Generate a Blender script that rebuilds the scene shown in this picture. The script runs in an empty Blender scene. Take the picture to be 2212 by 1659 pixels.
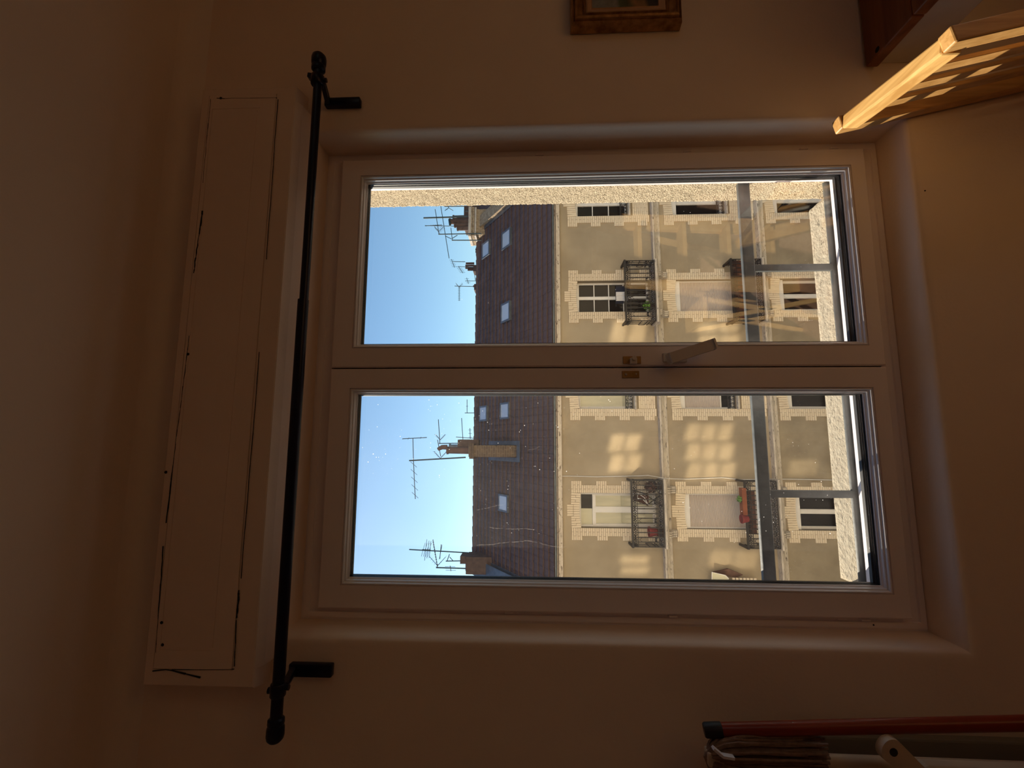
import bpy, bmesh, math, random
import numpy as np
from mathutils import Vector, Matrix
random.seed(7)
R = math.radians
# ------------------------------------------------------------------ camera (phone held sideways: the frame is turned a quarter turn)
YAW, PITCH, ROLL, FPX, CAMZ = 7.44, 2.444, -0.128, 980.0, 1.62
cy, sy = math.cos(R(YAW)), math.sin(R(YAW)); cp, sp = math.cos(R(PITCH)), math.sin(R(PITCH))
FW = Vector((sy*cp, cy*cp, sp)); R0 = Vector((cy, -sy, 0)); U0 = R0.cross(FW)
cr, sr = math.cos(R(ROLL)), math.sin(R(ROLL))
RT = cr*R0 + sr*U0; UP = -sr*R0 + cr*U0
EYE = Vector((0, 0, CAMZ))
sc = bpy.context.scene
cam = bpy.data.cameras.new('camera'); camo = bpy.data.objects.new('camera', cam); sc.collection.objects.link(camo)
cam.sensor_fit = 'HORIZONTAL'; cam.sensor_width = 36.0; cam.lens = FPX/2212*36.0; cam.clip_start = 0.02; cam.clip_end = 400
m = Matrix.Identity(4)
for i in range(3):
    m[i][0] = -UP[i]; m[i][1] = RT[i]; m[i][2] = -FW[i]; m[i][3] = EYE[i]
camo.matrix_world = m
sc.camera = camo
# ------------------------------------------------------------------ sky, sun, exposure
SUN_K, SUN_EL = 0.56, 29.5                       # sun stands to the left of the street, over the opposite roofs
SUN_STR, SKY_STR = 9.5, 0.145
w = bpy.data.worlds.new('sky'); sc.world = w; w.use_nodes = True
nt = w.node_tree; nt.nodes.clear()
sky = nt.nodes.new('ShaderNodeTexSky'); sky.sky_type = 'NISHITA'; sky.sun_disc = False
sky.sun_elevation = R(SUN_EL); sky.sun_rotation = math.atan2(-SUN_K, 1.0)
sky.altitude = 200; sky.air_density = 1.0; sky.dust_density = 0.25; sky.ozone_density = 1.6
bg = nt.nodes.new('ShaderNodeBackground'); bg.inputs[1].default_value = SKY_STR
wo = nt.nodes.new('ShaderNodeOutputWorld')
tint = nt.nodes.new('ShaderNodeMix'); tint.data_type = 'RGBA'; tint.blend_type = 'MULTIPLY'; tint.inputs[0].default_value = 1.0; tint.inputs[7].default_value = (0.90, 1.06, 1.10, 1)
nt.links.new(sky.outputs[0], tint.inputs[6]); nt.links.new(tint.outputs[2], bg.inputs[0]); nt.links.new(bg.outputs[0], wo.inputs[0])
sd = Vector((SUN_K, -1.0, 0)).normalized(); sd = Vector((sd.x*math.cos(R(SUN_EL)), sd.y*math.cos(R(SUN_EL)), -math.sin(R(SUN_EL))))
sl = bpy.data.lights.new('sun', 'SUN'); sl.energy = SUN_STR; sl.angle = R(0.6); sl.color = (1.0, 0.86, 0.68)
so = bpy.data.objects.new('sun', sl); sc.collection.objects.link(so)
so.rotation_euler = sd.to_track_quat('-Z', 'Y').to_euler(); so.location = (-6, 12, 14)
vs = sc.view_settings; vs.view_transform = 'Standard'; vs.look = 'None'; vs.exposure = 0.0; vs.gamma = 1.0; vs.use_curve_mapping = False
sc.cycles.use_denoising = True
sc.cycles.max_bounces = 14; sc.cycles.diffuse_bounces = 8; sc.cycles.glossy_bounces = 5; sc.cycles.transparent_max_bounces = 16
sc.cycles.caustics_reflective = False; sc.cycles.caustics_refractive = False
sc.cycles.sample_clamp_indirect = 6.0

# ------------------------------------------------------------------ helpers
def ray(px, py):
    X = (1659-py)-829.5; Y = px-1106
    return (X*RT - Y*UP)/FPX + FW
def at(px, py, y):
    d = ray(px, py); return EYE + d*(y/d.y)
def atx(px, py, x):
    d = ray(px, py); return EYE + d*(x/d.x)
def atz(px, py, z):
    d = ray(px, py); return EYE + d*((z-CAMZ)/d.z)

class MB:
    def __init__(s): s.v = []; s.f = []; s.fm = []; s.smooth = False
    def add(s, vs, fs):
        b = len(s.v); s.v += [tuple(v) for v in vs]; s.f += [tuple(b+i for i in f) for f in fs]; return s
    def box(s, x0, x1, y0, y1, z0, z1):
        return s.add([(x0,y0,z0),(x1,y0,z0),(x1,y1,z0),(x0,y1,z0),(x0,y0,z1),(x1,y0,z1),(x1,y1,z1),(x0,y1,z1)],
                     [(0,3,2,1),(4,5,6,7),(0,1,5,4),(1,2,6,5),(2,3,7,6),(3,0,4,7)])
    def cbox(s, x0, x1, y0, y1, z0, z1, c=0.002):
        bm = bmesh.new(); bmesh.ops.create_cube(bm, size=1)
        for v in bm.verts: v.co = ((x0+x1)/2+v.co.x*(x1-x0), (y0+y1)/2+v.co.y*(y1-y0), (z0+z1)/2+v.co.z*(z1-z0))
        c = min(c, abs(x1-x0)*.4, abs(y1-y0)*.4, abs(z1-z0)*.4)
        bmesh.ops.bevel(bm, geom=bm.edges[:], offset=c, segments=2, affect='EDGES', profile=.5)
        return s.frombm(bm)
    def frombm(s, bm, M=None):
        bm.verts.ensure_lookup_table(); bm.verts.index_update()
        vs = [(M @ v.co) if M else v.co for v in bm.verts]
        s.add(vs, [[v.index for v in f.verts] for f in bm.faces]); bm.free(); return s
    def bar(s, a, b, w, h, up=(0,0,1), c=0.0):
        a = Vector(a); b = Vector(b); d = (b-a); L = d.length; d.normalize(); up = Vector(up)
        x = d.cross(up)
        if x.length < 1e-4: x = d.cross(Vector((1,0,0)))
        x.normalize(); u = x.cross(d).normalized()
        bm = bmesh.new(); bmesh.ops.create_cube(bm, size=1)
        M = Matrix((( x.x*w, d.x*L, u.x*h, (a.x+b.x)/2),( x.y*w, d.y*L, u.y*h, (a.y+b.y)/2),( x.z*w, d.z*L, u.z*h, (a.z+b.z)/2),(0,0,0,1)))
        for v in bm.verts: v.co = M @ v.co
        if c: bmesh.ops.bevel(bm, geom=bm.edges[:], offset=c, segments=2, affect='EDGES', profile=.5)
        return s.frombm(bm)
    def tube(s, pts, r, n=8, cap=True):
        pts = [Vector(p) for p in pts]; rs = r if isinstance(r, (list, tuple)) else [r]*len(pts)
        base = len(s.v); prev = None
        for i, p in enumerate(pts):
            d = (pts[min(i+1, len(pts)-1)]-pts[max(i-1, 0)]).normalized()
            if prev is None:
                a = d.cross(Vector((0,0,1)));
                if a.length < .05: a = d.cross(Vector((1,0,0)))
                a.normalize()
            else:
                a = (prev - d*prev.dot(d)).normalized()
            prev = a; b = d.cross(a)
            for k in range(n):
                t = 2*math.pi*k/n; s.v.append(tuple(p + (a*math.cos(t)+b*math.sin(t))*rs[i]))
        for i in range(len(pts)-1):
            for k in range(n):
                s.f.append((base+i*n+k, base+i*n+(k+1) % n, base+(i+1)*n+(k+1) % n, base+(i+1)*n+k))
        if cap:
            s.f.append(tuple(base+k for k in range(n))[::-1]); s.f.append(tuple(base+(len(pts)-1)*n+k for k in range(n)))
        return s
    def loft(s, rects, close_first=False, close_last=False):   # rects of (x0,x1,z0,z1,y)
        b = len(s.v)
        for (x0,x1,z0,z1,y) in rects: s.v += [(x0,y,z0),(x1,y,z0),(x1,y,z1),(x0,y,z1)]
        for i in range(len(rects)-1):
            for k in range(4):
                s.f.append((b+i*4+k, b+i*4+(k+1) % 4, b+i*4+4+(k+1) % 4, b+i*4+4+k))
        if close_first: s.f.append((b,b+3,b+2,b+1))
        if close_last:
            e = b+(len(rects)-1)*4; s.f.append((e,e+1,e+2,e+3))
        return s
    def ring(s, x0, x1, z0, z1, prof):     # closed profile [(inset,y)] swept with mitred corners
        b = len(s.v); n = len(prof)
        for (d, y) in prof: s.v += [(x0+d,y,z0+d),(x1-d,y,z0+d),(x1-d,y,z1-d),(x0+d,y,z1-d)]
        for i in range(n):
            j = (i+1) % n
            for k in range(4): s.f.append((b+i*4+k, b+i*4+(k+1) % 4, b+j*4+(k+1) % 4, b+j*4+k))
        return s
    def prism(s, poly, y0, y1):            # poly in xz
        n = len(poly); b = len(s.v)
        s.v += [(x,y0,z) for x,z in poly]+[(x,y1,z) for x,z in poly]
        s.f.append(tuple(b+i for i in range(n))); s.f.append(tuple(b+n+i for i in range(n))[::-1])
        for i in range(n): s.f.append((b+i, b+n+i, b+n+(i+1) % n, b+(i+1) % n))
        return s
    def xprof(s, poly, x0, x1):            # poly in yz swept along x
        n = len(poly); b = len(s.v)
        s.v += [(x0,y,z) for y,z in poly]+[(x1,y,z) for y,z in poly]
        s.f.append(tuple(b+i for i in range(n))); s.f.append(tuple(b+n+i for i in range(n))[::-1])
        for i in range(n): s.f.append((b+i, b+n+i, b+n+(i+1) % n, b+(i+1) % n))
        return s
    def lathe(s, prof, c=(0,0,0), n=16, axis='z'):
        b = len(s.v)
        for (r, h) in prof:
            for k in range(n):
                t = 2*math.pi*k/n; p = (r*math.cos(t), r*math.sin(t), h)
                if axis == 'x': p = (p[2], p[0], p[1])
                if axis == 'y': p = (p[0], p[2], p[1])
                s.v.append((c[0]+p[0], c[1]+p[1], c[2]+p[2]))
        for i in range(len(prof)-1):
            for k in range(n): s.f.append((b+i*n+k, b+i*n+(k+1) % n, b+(i+1)*n+(k+1) % n, b+(i+1)*n+k))
        s.f.append(tuple(b+k for k in range(n))[::-1]); s.f.append(tuple(b+(len(prof)-1)*n+k for k in range(n)))
        return s
    def mesh(s, name, smooth=False):
        me = bpy.data.meshes.new(name); me.from_pydata([tuple(v) for v in s.v], [], [tuple(f) for f in s.f]); me.update()
        bm = bmesh.new(); bm.from_mesh(me); bmesh.ops.recalc_face_normals(bm, faces=bm.faces[:]); bm.to_mesh(me); bm.free()
        if smooth:
            me.polygons.foreach_set('use_smooth', [True]*len(me.polygons))
            try: me.set_sharp_from_angle(angle=R(40))
            except Exception: pass
        return me

COL = sc.collection
def ent(name, mb, mt, parent=None, label=None, cat=None, group=None, kind=None, smooth=False):
    me = mb if isinstance(mb, bpy.types.Mesh) else mb.mesh(name, smooth)
    if mt is not None and not me.materials: me.materials.append(mt)
    o = bpy.data.objects.new(name, me); COL.objects.link(o)
    if parent: o.parent = parent; o.matrix_parent_inverse = Matrix.Translation(-parent_loc(parent))
    return tag(o, label, cat, group, kind)
def parent_loc(p):
    v = Vector(p.location)
    return v if p.parent is None else v   # parts sit at the origin of their thing's frame
def tag(o, label=None, cat=None, group=None, kind=None):
    if label: o['label'] = label
    if cat: o['category'] = cat
    if group: o['group'] = group
    if kind: o['kind'] = kind
    return o
def empty(name, loc, label=None, cat=None, group=None, kind=None):
    o = bpy.data.objects.new(name, None); COL.objects.link(o); o.location = loc; o.empty_display_size = .1
    return tag(o, label, cat, group, kind)

# ------------------------------------------------------------------ materials
def newmat(name):
    mt = bpy.data.materials.new(name); mt.use_nodes = True; nt = mt.node_tree; nt.nodes.clear()
    out = nt.nodes.new('ShaderNodeOutputMaterial'); return mt, nt, out
def N(nt, t, **k):
    n = nt.nodes.new(t)
    for a, b in k.items():
        if a in n.inputs: n.inputs[a].default_value = b
        else: setattr(n, a, b)
    return n
def mat(name, c1, c2=None, scale=8.0, rough=.7, bump=0.0, bscale=60.0, metal=0.0, spec=.4, stretch=(1,1,1), detail=6, lo=.35, hi=.65, spots=None, bdist=.004):
    mt, nt, out = newmat(name); L = nt.links.new
    p = N(nt, 'ShaderNodeBsdfPrincipled'); L(p.outputs[0], out.inputs[0])
    p.inputs['Roughness'].default_value = rough; p.inputs['Metallic'].default_value = metal; p.inputs['Specular IOR Level'].default_value = spec
    tc = N(nt, 'ShaderNodeTexCoord'); mp = N(nt, 'ShaderNodeMapping'); mp.inputs['Scale'].default_value = stretch; L(tc.outputs['Object'], mp.inputs[0])
    if c2 is None: c2 = tuple(x*.86 for x in c1)
    no = N(nt, 'ShaderNodeTexNoise', Scale=scale, Detail=detail, Roughness=.6); L(mp.outputs[0], no.inputs['Vector'])
    ra = N(nt, 'ShaderNodeValToRGB'); ra.color_ramp.elements[0].position = lo; ra.color_ramp.elements[1].position = hi
    ra.color_ramp.elements[0].color = (*c1, 1); ra.color_ramp.elements[1].color = (*c2, 1); L(no.outputs[0], ra.inputs[0])
    col = ra.outputs[0]
    if spots:
        sc_, th, cc = spots
        n2 = N(nt, 'ShaderNodeTexNoise', Scale=sc_, Detail=8, Roughness=.7); L(mp.outputs[0], n2.inputs['Vector'])
        r2 = N(nt, 'ShaderNodeValToRGB'); r2.color_ramp.elements[0].position = th; r2.color_ramp.elements[1].position = min(th+.05, 1)
        r2.color_ramp.elements[0].color = (0,0,0,1); r2.color_ramp.elements[1].color = (1,1,1,1); L(n2.outputs[0], r2.inputs[0])
        mx = N(nt, 'ShaderNodeMix', data_type='RGBA'); L(r2.outputs[0], mx.inputs[0]); L(col, mx.inputs[6]); mx.inputs[7].default_value = (*cc, 1)
        col = mx.outputs[2]
    L(col, p.inputs['Base Color'])
    if bump:
        b = N(nt, 'ShaderNodeBump', Strength=bump, Distance=bdist); n3 = N(nt, 'ShaderNodeTexNoise', Scale=bscale, Detail=5); L(mp.outputs[0], n3.inputs['Vector'])
        L(n3.outputs[0], b.inputs['Height']); L(b.outputs[0], p.inputs['Normal'])
    return mt
def woodmat(name, c1, c2, axis=0, scale=30, rough=.45, knots=True):
    st = [1, 1, 1]; st[axis] = .06
    mt, nt, out = newmat(name); L = nt.links.new
    p = N(nt, 'ShaderNodeBsdfPrincipled', Roughness=rough); L(p.outputs[0], out.inputs[0])
    tc = N(nt, 'ShaderNodeTexCoord'); mp = N(nt, 'ShaderNodeMapping'); mp.inputs['Scale'].default_value = st; L(tc.outputs['Object'], mp.inputs[0])
    no = N(nt, 'ShaderNodeTexNoise', Scale=scale, Detail=7, Roughness=.65, Distortion=.6); L(mp.outputs[0], no.inputs['Vector'])
    ra = N(nt, 'ShaderNodeValToRGB'); ra.color_ramp.elements[0].position = .38; ra.color_ramp.elements[1].position = .62
    ra.color_ramp.elements[0].color = (*c1, 1); ra.color_ramp.elements[1].color = (*c2, 1); L(no.outputs[0], ra.inputs[0]); L(ra.outputs[0], p.inputs['Base Color'])
    b = N(nt, 'ShaderNodeBump', Strength=.25, Distance=.001); L(no.outputs[0], b.inputs['Height']); L(b.outputs[0], p.inputs['Normal'])
    return mt
def glassmat(name, dirt=0.0, base=.07, haze=0.0, rough=0.0):
    mt, nt, out = newmat(name); L = nt.links.new
    lw = N(nt, 'ShaderNodeLayerWeight', Blend=.5)
    pw = N(nt, 'ShaderNodeMath', operation='POWER'); pw.inputs[1].default_value = 5; L(lw.outputs['Facing'], pw.inputs[0])
    ma = N(nt, 'ShaderNodeMath', operation='MULTIPLY_ADD'); ma.inputs[1].default_value = 1-base; ma.inputs[2].default_value = base; L(pw.outputs[0], ma.inputs[0])
    tr = N(nt, 'ShaderNodeBsdfTransparent'); tr.inputs[0].default_value = (.97,.98,.975,1)
    gl = N(nt, 'ShaderNodeBsdfGlossy', Roughness=rough)
    mx = N(nt, 'ShaderNodeMixShader'); L(ma.outputs[0], mx.inputs[0]); L(tr.outputs[0], mx.inputs[1]); L(gl.outputs[0], mx.inputs[2])
    res = mx.outputs[0]
    if dirt:
        tc = N(nt, 'ShaderNodeTexCoord')
        vo = N(nt, 'ShaderNodeTexVoronoi', Scale=260.0); vo.inputs['Randomness'].default_value = 1; L(tc.outputs['Object'], vo.inputs['Vector'])
        clump = N(nt, 'ShaderNodeTexNoise', Scale=5.0, Detail=6, Roughness=.7); L(tc.outputs['Object'], clump.inputs['Vector'])
        # specks: small distance to the cell point, radius set by the cell's random value and the clumps
        sepc = N(nt, 'ShaderNodeSeparateColor'); L(vo.outputs['Color'], sepc.inputs[0])
        rad = N(nt, 'ShaderNodeMath', operation='POWER'); rad.inputs[1].default_value = 26.0; L(sepc.outputs[0], rad.inputs[0])
        r2 = N(nt, 'ShaderNodeMath', operation='MULTIPLY'); L(rad.outputs[0], r2.inputs[0]); cg = N(nt, 'ShaderNodeMapRange'); cg.inputs[1].default_value = .42; cg.inputs[2].default_value = .62; cg.inputs[3].default_value = .05; cg.inputs[4].default_value = 1.25; L(clump.outputs[0], cg.inputs[0]); cm = N(nt, 'ShaderNodeMath', operation='MULTIPLY'); L(cg.outputs[0], cm.inputs[0]); cm.inputs[1].default_value = .26*dirt; L(cm.outputs[0], r2.inputs[1])
        lt = N(nt, 'ShaderNodeMath', operation='LESS_THAN'); L(vo.outputs['Distance'], lt.inputs[0]); L(r2.outputs[0], lt.inputs[1])
        # dusty film, thickest towards the top outer corner, with wiped streaks
        sep = N(nt, 'ShaderNodeSeparateXYZ'); L(tc.outputs['Object'], sep.inputs[0])
        film = N(nt, 'ShaderNodeTexNoise', Scale=3.0, Detail=8, Roughness=.75); mp = N(nt, 'ShaderNodeMapping'); mp.inputs['Scale'].default_value = (3,1,.8); mp.inputs['Rotation'].default_value = (0,.3,0)
        L(tc.outputs['Object'], mp.inputs[0]); L(mp.outputs[0], film.inputs['Vector'])
        fr = N(nt, 'ShaderNodeMapRange'); fr.inputs[1].default_value = .35; fr.inputs[2].default_value = .8; fr.inputs[3].default_value = haze*.4; fr.inputs[4].default_value = haze*1.9; L(film.outputs[0], fr.inputs[0])
        dx = N(nt, 'ShaderNodeVectorMath', operation='DISTANCE'); L(tc.outputs['Object'], dx.inputs[0]); dx.inputs[1].default_value = (-.27,1.09,2.0)
        dr = N(nt, 'ShaderNodeMapRange'); dr.inputs[1].default_value = 0.0; dr.inputs[2].default_value = .42; dr.inputs[3].default_value = haze*5.5; dr.inputs[4].default_value = 0; L(dx.outputs['Value'], dr.inputs[0])
        cl = N(nt, 'ShaderNodeMath', operation='MULTIPLY'); L(clump.outputs[0], cl.inputs[0]); L(dr.outputs[0], cl.inputs[1])
        a1 = N(nt, 'ShaderNodeMath', operation='ADD'); L(fr.outputs[0], a1.inputs[0]); L(cl.outputs[0], a1.inputs[1])
        a2 = N(nt, 'ShaderNodeMath', operation='MAXIMUM'); L(a1.outputs[0], a2.inputs[0])
        sp_ = N(nt, 'ShaderNodeMath', operation='MULTIPLY'); L(lt.outputs[0], sp_.inputs[0]); sp_.inputs[1].default_value = .8; L(sp_.outputs[0], a2.inputs[1])
        tl = N(nt, 'ShaderNodeBsdfTranslucent'); tl.inputs[0].default_value = (.85,.85,.85,1)
        m2 = N(nt, 'ShaderNodeMixShader'); L(a2.outputs[0], m2.inputs[0]); L(res, m2.inputs[1]); L(tl.outputs[0], m2.inputs[2]); res = m2.outputs[0]
    L(res, out.inputs[0]); return mt

M = {}
M['plaster'] = mat('cream_plaster', (.86,.725,.61), (.82,.685,.57), scale=3, rough=.85, bump=.25, bscale=140, bdist=.002)
M['ceil'] = mat('ceiling_paint', (.87,.78,.69), (.85,.76,.67), scale=2, rough=.9, bump=.1, bscale=120)
M['boxpaint'] = mat('old_cream_gloss_paint', (.84,.695,.59), (.80,.655,.55), scale=6, rough=.55, bump=.15, bscale=60)
M['white'] = mat('white_window_paint', (.87,.80,.81), (.84,.77,.78), scale=5, rough=.38, bump=.05, bscale=40)
M['bead'] = mat('white_glazing_bead_paint', (.84,.82,.84), (.80,.78,.80), scale=5, rough=.25)
M['gap'] = mat('dark_gap', (.02,.015,.012), rough=.9)
M['gasket'] = mat('black_rubber_gasket', (.012,.012,.014), rough=.5)
M['rod'] = mat('navy_lacquered_metal', (.006,.009,.030), (.004,.006,.020), rough=.30, metal=.3)
M['brass'] = mat('dull_brass', (.45,.28,.12), (.35,.2,.08), scale=40, rough=.4, metal=.7)
M['plastic'] = mat('ivory_plastic', (.75,.70,.66), rough=.35)
M['floor'] = woodmat('oiled_floorboards', (.46,.27,.18), (.60,.37,.255), axis=1, scale=14, rough=.4)
M['pine'] = woodmat('honey_pine', (.60,.325,.10), (.82,.51,.19), axis=1, scale=60, rough=.38)
M['pinez'] = woodmat('honey_pine_upright', (.54,.28,.085), (.74,.43,.16), axis=2, scale=60, rough=.38)
M['worktop'] = woodmat('dark_red_stained_wood', (.16,.045,.018), (.30,.10,.035), axis=0, scale=18, rough=.35)
M['cab'] = mat('pale_grey_laminate', (.62,.58,.52), rough=.5)
M['gold'] = mat('aged_gilding', (.50,.27,.10), (.24,.11,.04), scale=45, rough=.42, metal=.45, bump=.4, bscale=90)
M['goldpale'] = mat('pale_gilt_slip', (.62,.40,.24), (.52,.32,.18), scale=20, rough=.5)
M['roughcast'] = mat('roughcast_render', (.72,.60,.42), (.26,.19,.11), scale=250, rough=.95, bump=1.0, bscale=260, lo=.45, hi=.62, bdist=.006)
M['slab'] = mat('weathered_stone_sill', (.50,.44,.33), (.40,.34,.25), scale=70, rough=.95, bump=.9, bscale=150, spots=(60,.60,(.22,.19,.14)), bdist=.004)
M['extwall'] = mat('own_facade_render', (.84,.72,.52), (.80,.68,.48), scale=5, rough=.95)
M['grey_iron'] = mat('grey_painted_iron', (.125,.135,.13), (.08,.088,.088), scale=22, rough=.55, bump=.3, bscale=50, spots=(45,.68,(.35,.34,.32)))
M['stucco'] = mat('ochre_stucco', (.47,.385,.285), (.34,.275,.20), scale=.9, rough=.95, bump=.3, bscale=40, detail=12, lo=.3, hi=.7)
M['stucco3'] = mat('ochre_stucco_dirty', (.40,.33,.24), (.29,.235,.17), scale=1.5, rough=.95, detail=10)
M['brick'] = mat('cream_brick', (.84,.72,.57), (.76,.63,.49), scale=5, rough=.9, spots=(30,.66,(.56,.44,.32)))
M['brickold'] = mat('yellowed_brick', (.62,.46,.28), (.48,.33,.18), scale=9, rough=.9, spots=(25,.60,(.28,.18,.10)))
M['mortar'] = mat('grey_mortar', (.30,.235,.16), rough=.95)
M['stone'] = mat('weathered_limestone', (.70,.62,.54), (.48,.42,.37), scale=9, rough=.95, spots=(14,.58,(.13,.11,.10)), stretch=(.5,1,2))
M['fascia'] = mat('peeling_white_fascia', (.86,.78,.73), (.70,.62,.57), scale=6, rough=.85, spots=(16,.55,(.26,.20,.17)), stretch=(.5,1,1))
M['zinc'] = mat('zinc_sheet', (.20,.23,.27), (.13,.15,.19), scale=6, rough=.45, metal=.5)
M['tile'] = mat('plum_clay_tile', (.150,.100,.098), (.098,.066,.068), scale=2.2, rough=.8, bump=.3, bscale=40, spots=(1.6,.66,(.135,.115,.11)))
M['chbrick'] = mat('chimney_brick', (.185,.125,.085), (.10,.07,.055), scale=10, rough=.95)
M['chbrickd'] = mat('sooty_brick', (.15,.10,.085), (.08,.055,.05), scale=10, rough=.95)
M['chbrickl'] = mat('sandy_brick', (.48,.37,.25), (.26,.18,.12), scale=14, rough=.95)
M['pot'] = mat('terracotta_pot', (.17,.095,.075), (.10,.06,.055), scale=10, rough=.85)
M['potred'] = mat('red_clay', (.30,.075,.05), (.22,.05,.04), scale=8, rough=.7)
M['ant'] = mat('antenna_metal', (.055,.085,.10), rough=.5, metal=.4)
M['fwhite'] = mat('white_joinery', (.84,.81,.81), (.78,.75,.75), scale=4, rough=.5)
M['fglass'] = mat('dark_window_glass', (.012,.011,.013), (.02,.018,.018), scale=1.3, rough=.03, spec=.25)
M['fcream'] = mat('painted_reflection_glass', (.56,.53,.40), (.44,.42,.33), scale=2.0, rough=.06, spec=.8, stretch=(3,1,.6))  # cream base colour stands in for bright reflections in far panes; windbreak reuses it
M['skyglass'] = mat('skylight_glass', (.80,.82,.88), (.70,.74,.82), scale=1, rough=.12, metal=.35)
M['shut'] = mat('grey_pink_shutter', (.62,.54,.51), (.56,.49,.46), scale=2, rough=.6)
M['iron'] = mat('black_wrought_iron', (.022,.020,.024), rough=.5)
M['rust'] = mat('rusty_iron', (.10,.035,.022), (.05,.02,.015), scale=14, rough=.8)
M['bush'] = mat('dry_purple_foliage', (.06,.028,.030), (.10,.05,.04), scale=40, rough=.9)
M['leaf'] = mat('green_foliage', (.10,.22,.04), (.18,.36,.07), scale=30, rough=.8)
M['flower'] = mat('red_flowerpot', (.27,.035,.035), (.20,.025,.03), scale=6, rough=.6)
M['orangepot'] = mat('rust_red_trough', (.30,.09,.04), (.22,.06,.03), scale=6, rough=.7)
M['cloth_w'] = mat('white_cloth', (.72,.70,.74), rough=.9)
M['cloth_b'] = mat('navy_cloth', (.02,.025,.05), rough=.9)
M['asphalt'] = mat('street_asphalt', (.16,.15,.14), (.12,.11,.10), rough=.95)
M['mop'] = mat('mop_cotton', (.30,.20,.15), (.20,.13,.10), scale=90, rough=.95)
M['tube_o'] = mat('orange_enamelled_tube', (.26,.030,.010), (.20,.022,.008), scale=5, rough=.3)
M['blackp'] = mat('black_plastic', (.012,.012,.013), rough=.5)
M['bag'] = mat('bluish_grey_cupboard_paint', (.22,.20,.16), (.20,.19,.165), scale=3, rough=.6)
M['horn'] = mat('ivory_handle', (.62,.50,.36), rough=.4)
M['steel'] = mat('bright_hinge', (.6,.55,.52), rough=.35, metal=.6)
M['glassR'] = glassmat('window_glass_clear', dirt=.55, haze=.0005)
M['glassL'] = glassmat('window_glass_dusty', dirt=1.0, haze=.005)

# ================================================================== THE ROOM
WY = .99                                   # inner wall face
OX0, OX1, OZ0, OZ1 = -.403, .7485, .76, 2.152
RX0, RX1, RY0, RZ1 = -1.75, 2.6, -3.2, 2.475
mb = MB()
prof = [(RX0,RX1,0.0,RZ1,WY)]
for k in range(6):
    t = k/5*math.pi/2; r = .018; d = r*(1-math.sin(t)); prof.append((OX0-d, OX1+d, OZ0-d, OZ1+d, WY + r*(1-math.cos(t))))
prof.append((OX0,OX1,OZ0,OZ1,1.16))
mb.loft(prof)
wf = ent('wall_front', mb, M['plaster'], kind='structure', smooth=True)
mb = MB().box(RX0-.1,RX1+.1,RY0-.1,WY+.1,-.12,0.0); ent('floor', mb, M['floor'], kind='structure')
for i in range(int((RX1-RX0)/.14)):
    pass
# floorboards
fl = bpy.data.objects['floor']
bmesh_board = None
nb = int((RX1-RX0)/.145)
for i in range(nb):
    x0 = RX0+i*.145
    o = ent('floorboard', MB().box(x0+.001, x0+.143, RY0, WY, 0.0, .012) if i == 0 else bmesh_board, M['floor'], fl)
    if i == 0: bmesh_board = o.data
    else: o.location.x += i*.145
mb = MB(); mb.box(RX0-.1,RX1+.1,RY0-.1,WY+.3,RZ1,RZ1+.1)
ent('ceiling', mb, M['ceil'], kind='structure')
# soft plaster cove between wall and ceiling
mb = MB(); c = .045; pts = [(WY-c,RZ1),(WY,RZ1),(WY,RZ1-c)]+[(WY-c+c*math.sin(t),RZ1-c+c*math.cos(t)) for t in [R(75),R(60),R(45),R(30),R(15)]]
mb.xprof(pts, RX0, RX1); ent('trim_1', mb, M['ceil'], kind='structure', smooth=True)
mb = MB(); LA, LB, LC, LD = -1.95, -1.05, 1.25, 2.25
mb.box(RX1,RX1+.12,RY0-.1,LA,-.1,RZ1+.05).box(RX1,RX1+.12,LB,WY+.1,-.1,RZ1+.05).box(RX1,RX1+.12,LA,LB,-.1,LC).box(RX1,RX1+.12,LA,LB,LD,RZ1+.05)
ent('wall_right', mb, M['plaster'], kind='structure')
ent('wall_left', MB().box(RX0-.12,RX0,RY0-.1,WY+.1,-.1,RZ1+.05), M['plaster'], kind='structure')
w2 = empty('added_fill_window', (RX1+.06,(LA+LB)/2,LC), kind='structure')  # added window, out of view, to bring more neutral daylight into the room
mb = MB()
for (ya, yb, za, zb) in ((LA,LA+.06,LC,LD),(LB-.06,LB,LC,LD),(LA,LB,LC,LC+.07),(LA,LB,LD-.06,LD),((LA+LB)/2-.05,(LA+LB)/2+.05,LC,LD)): mb.cbox(RX1+.04,RX1+.10,ya,yb,za,zb,.004)
ent('window_frame', mb, M['white'], w2)
for ya, yb in ((LA+.06,(LA+LB)/2-.05),((LA+LB)/2+.05,LB-.06)): ent('glass_pane', MB().box(RX1+.071,RX1+.075,ya,yb,LC+.07,LD-.06), M['glassR'], w2)
ent('wall_back', MB().box(RX0-.1,RX1+.1,RY0-.12,RY0,-.1,RZ1+.05), M['plaster'], kind='structure')
ent('baseboard_front', MB().cbox(RX0,RX1,WY-.014,WY,.012,.10,.003), M['white'], kind='structure')
# little marks on the wall under the sill
for i, (px, py) in enumerate([(1998,412),(1887,1350)]):
    p = at(px, py, WY)
    mb = MB().lathe([(.0018,0),(.0014,-.001)], (p.x,WY,p.z), 10, 'y'); ent('nail_hole', mb, M['gap'], wf)

# ------------------------------------------------------------------ the window
win = empty('window_1', (.1785, 1.09, .76), kind='structure')
# fixed frame
FY0, FY1 = 1.086, 1.15
mb = MB().ring(OX0, OX1, OZ0, OZ1, [(-.004,FY0),(.040,FY0),(.040,1.12),(.062,1.12),(.062,FY1),(-.004,FY1)])
ent('window_frame', mb, M['white'], win)
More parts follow.
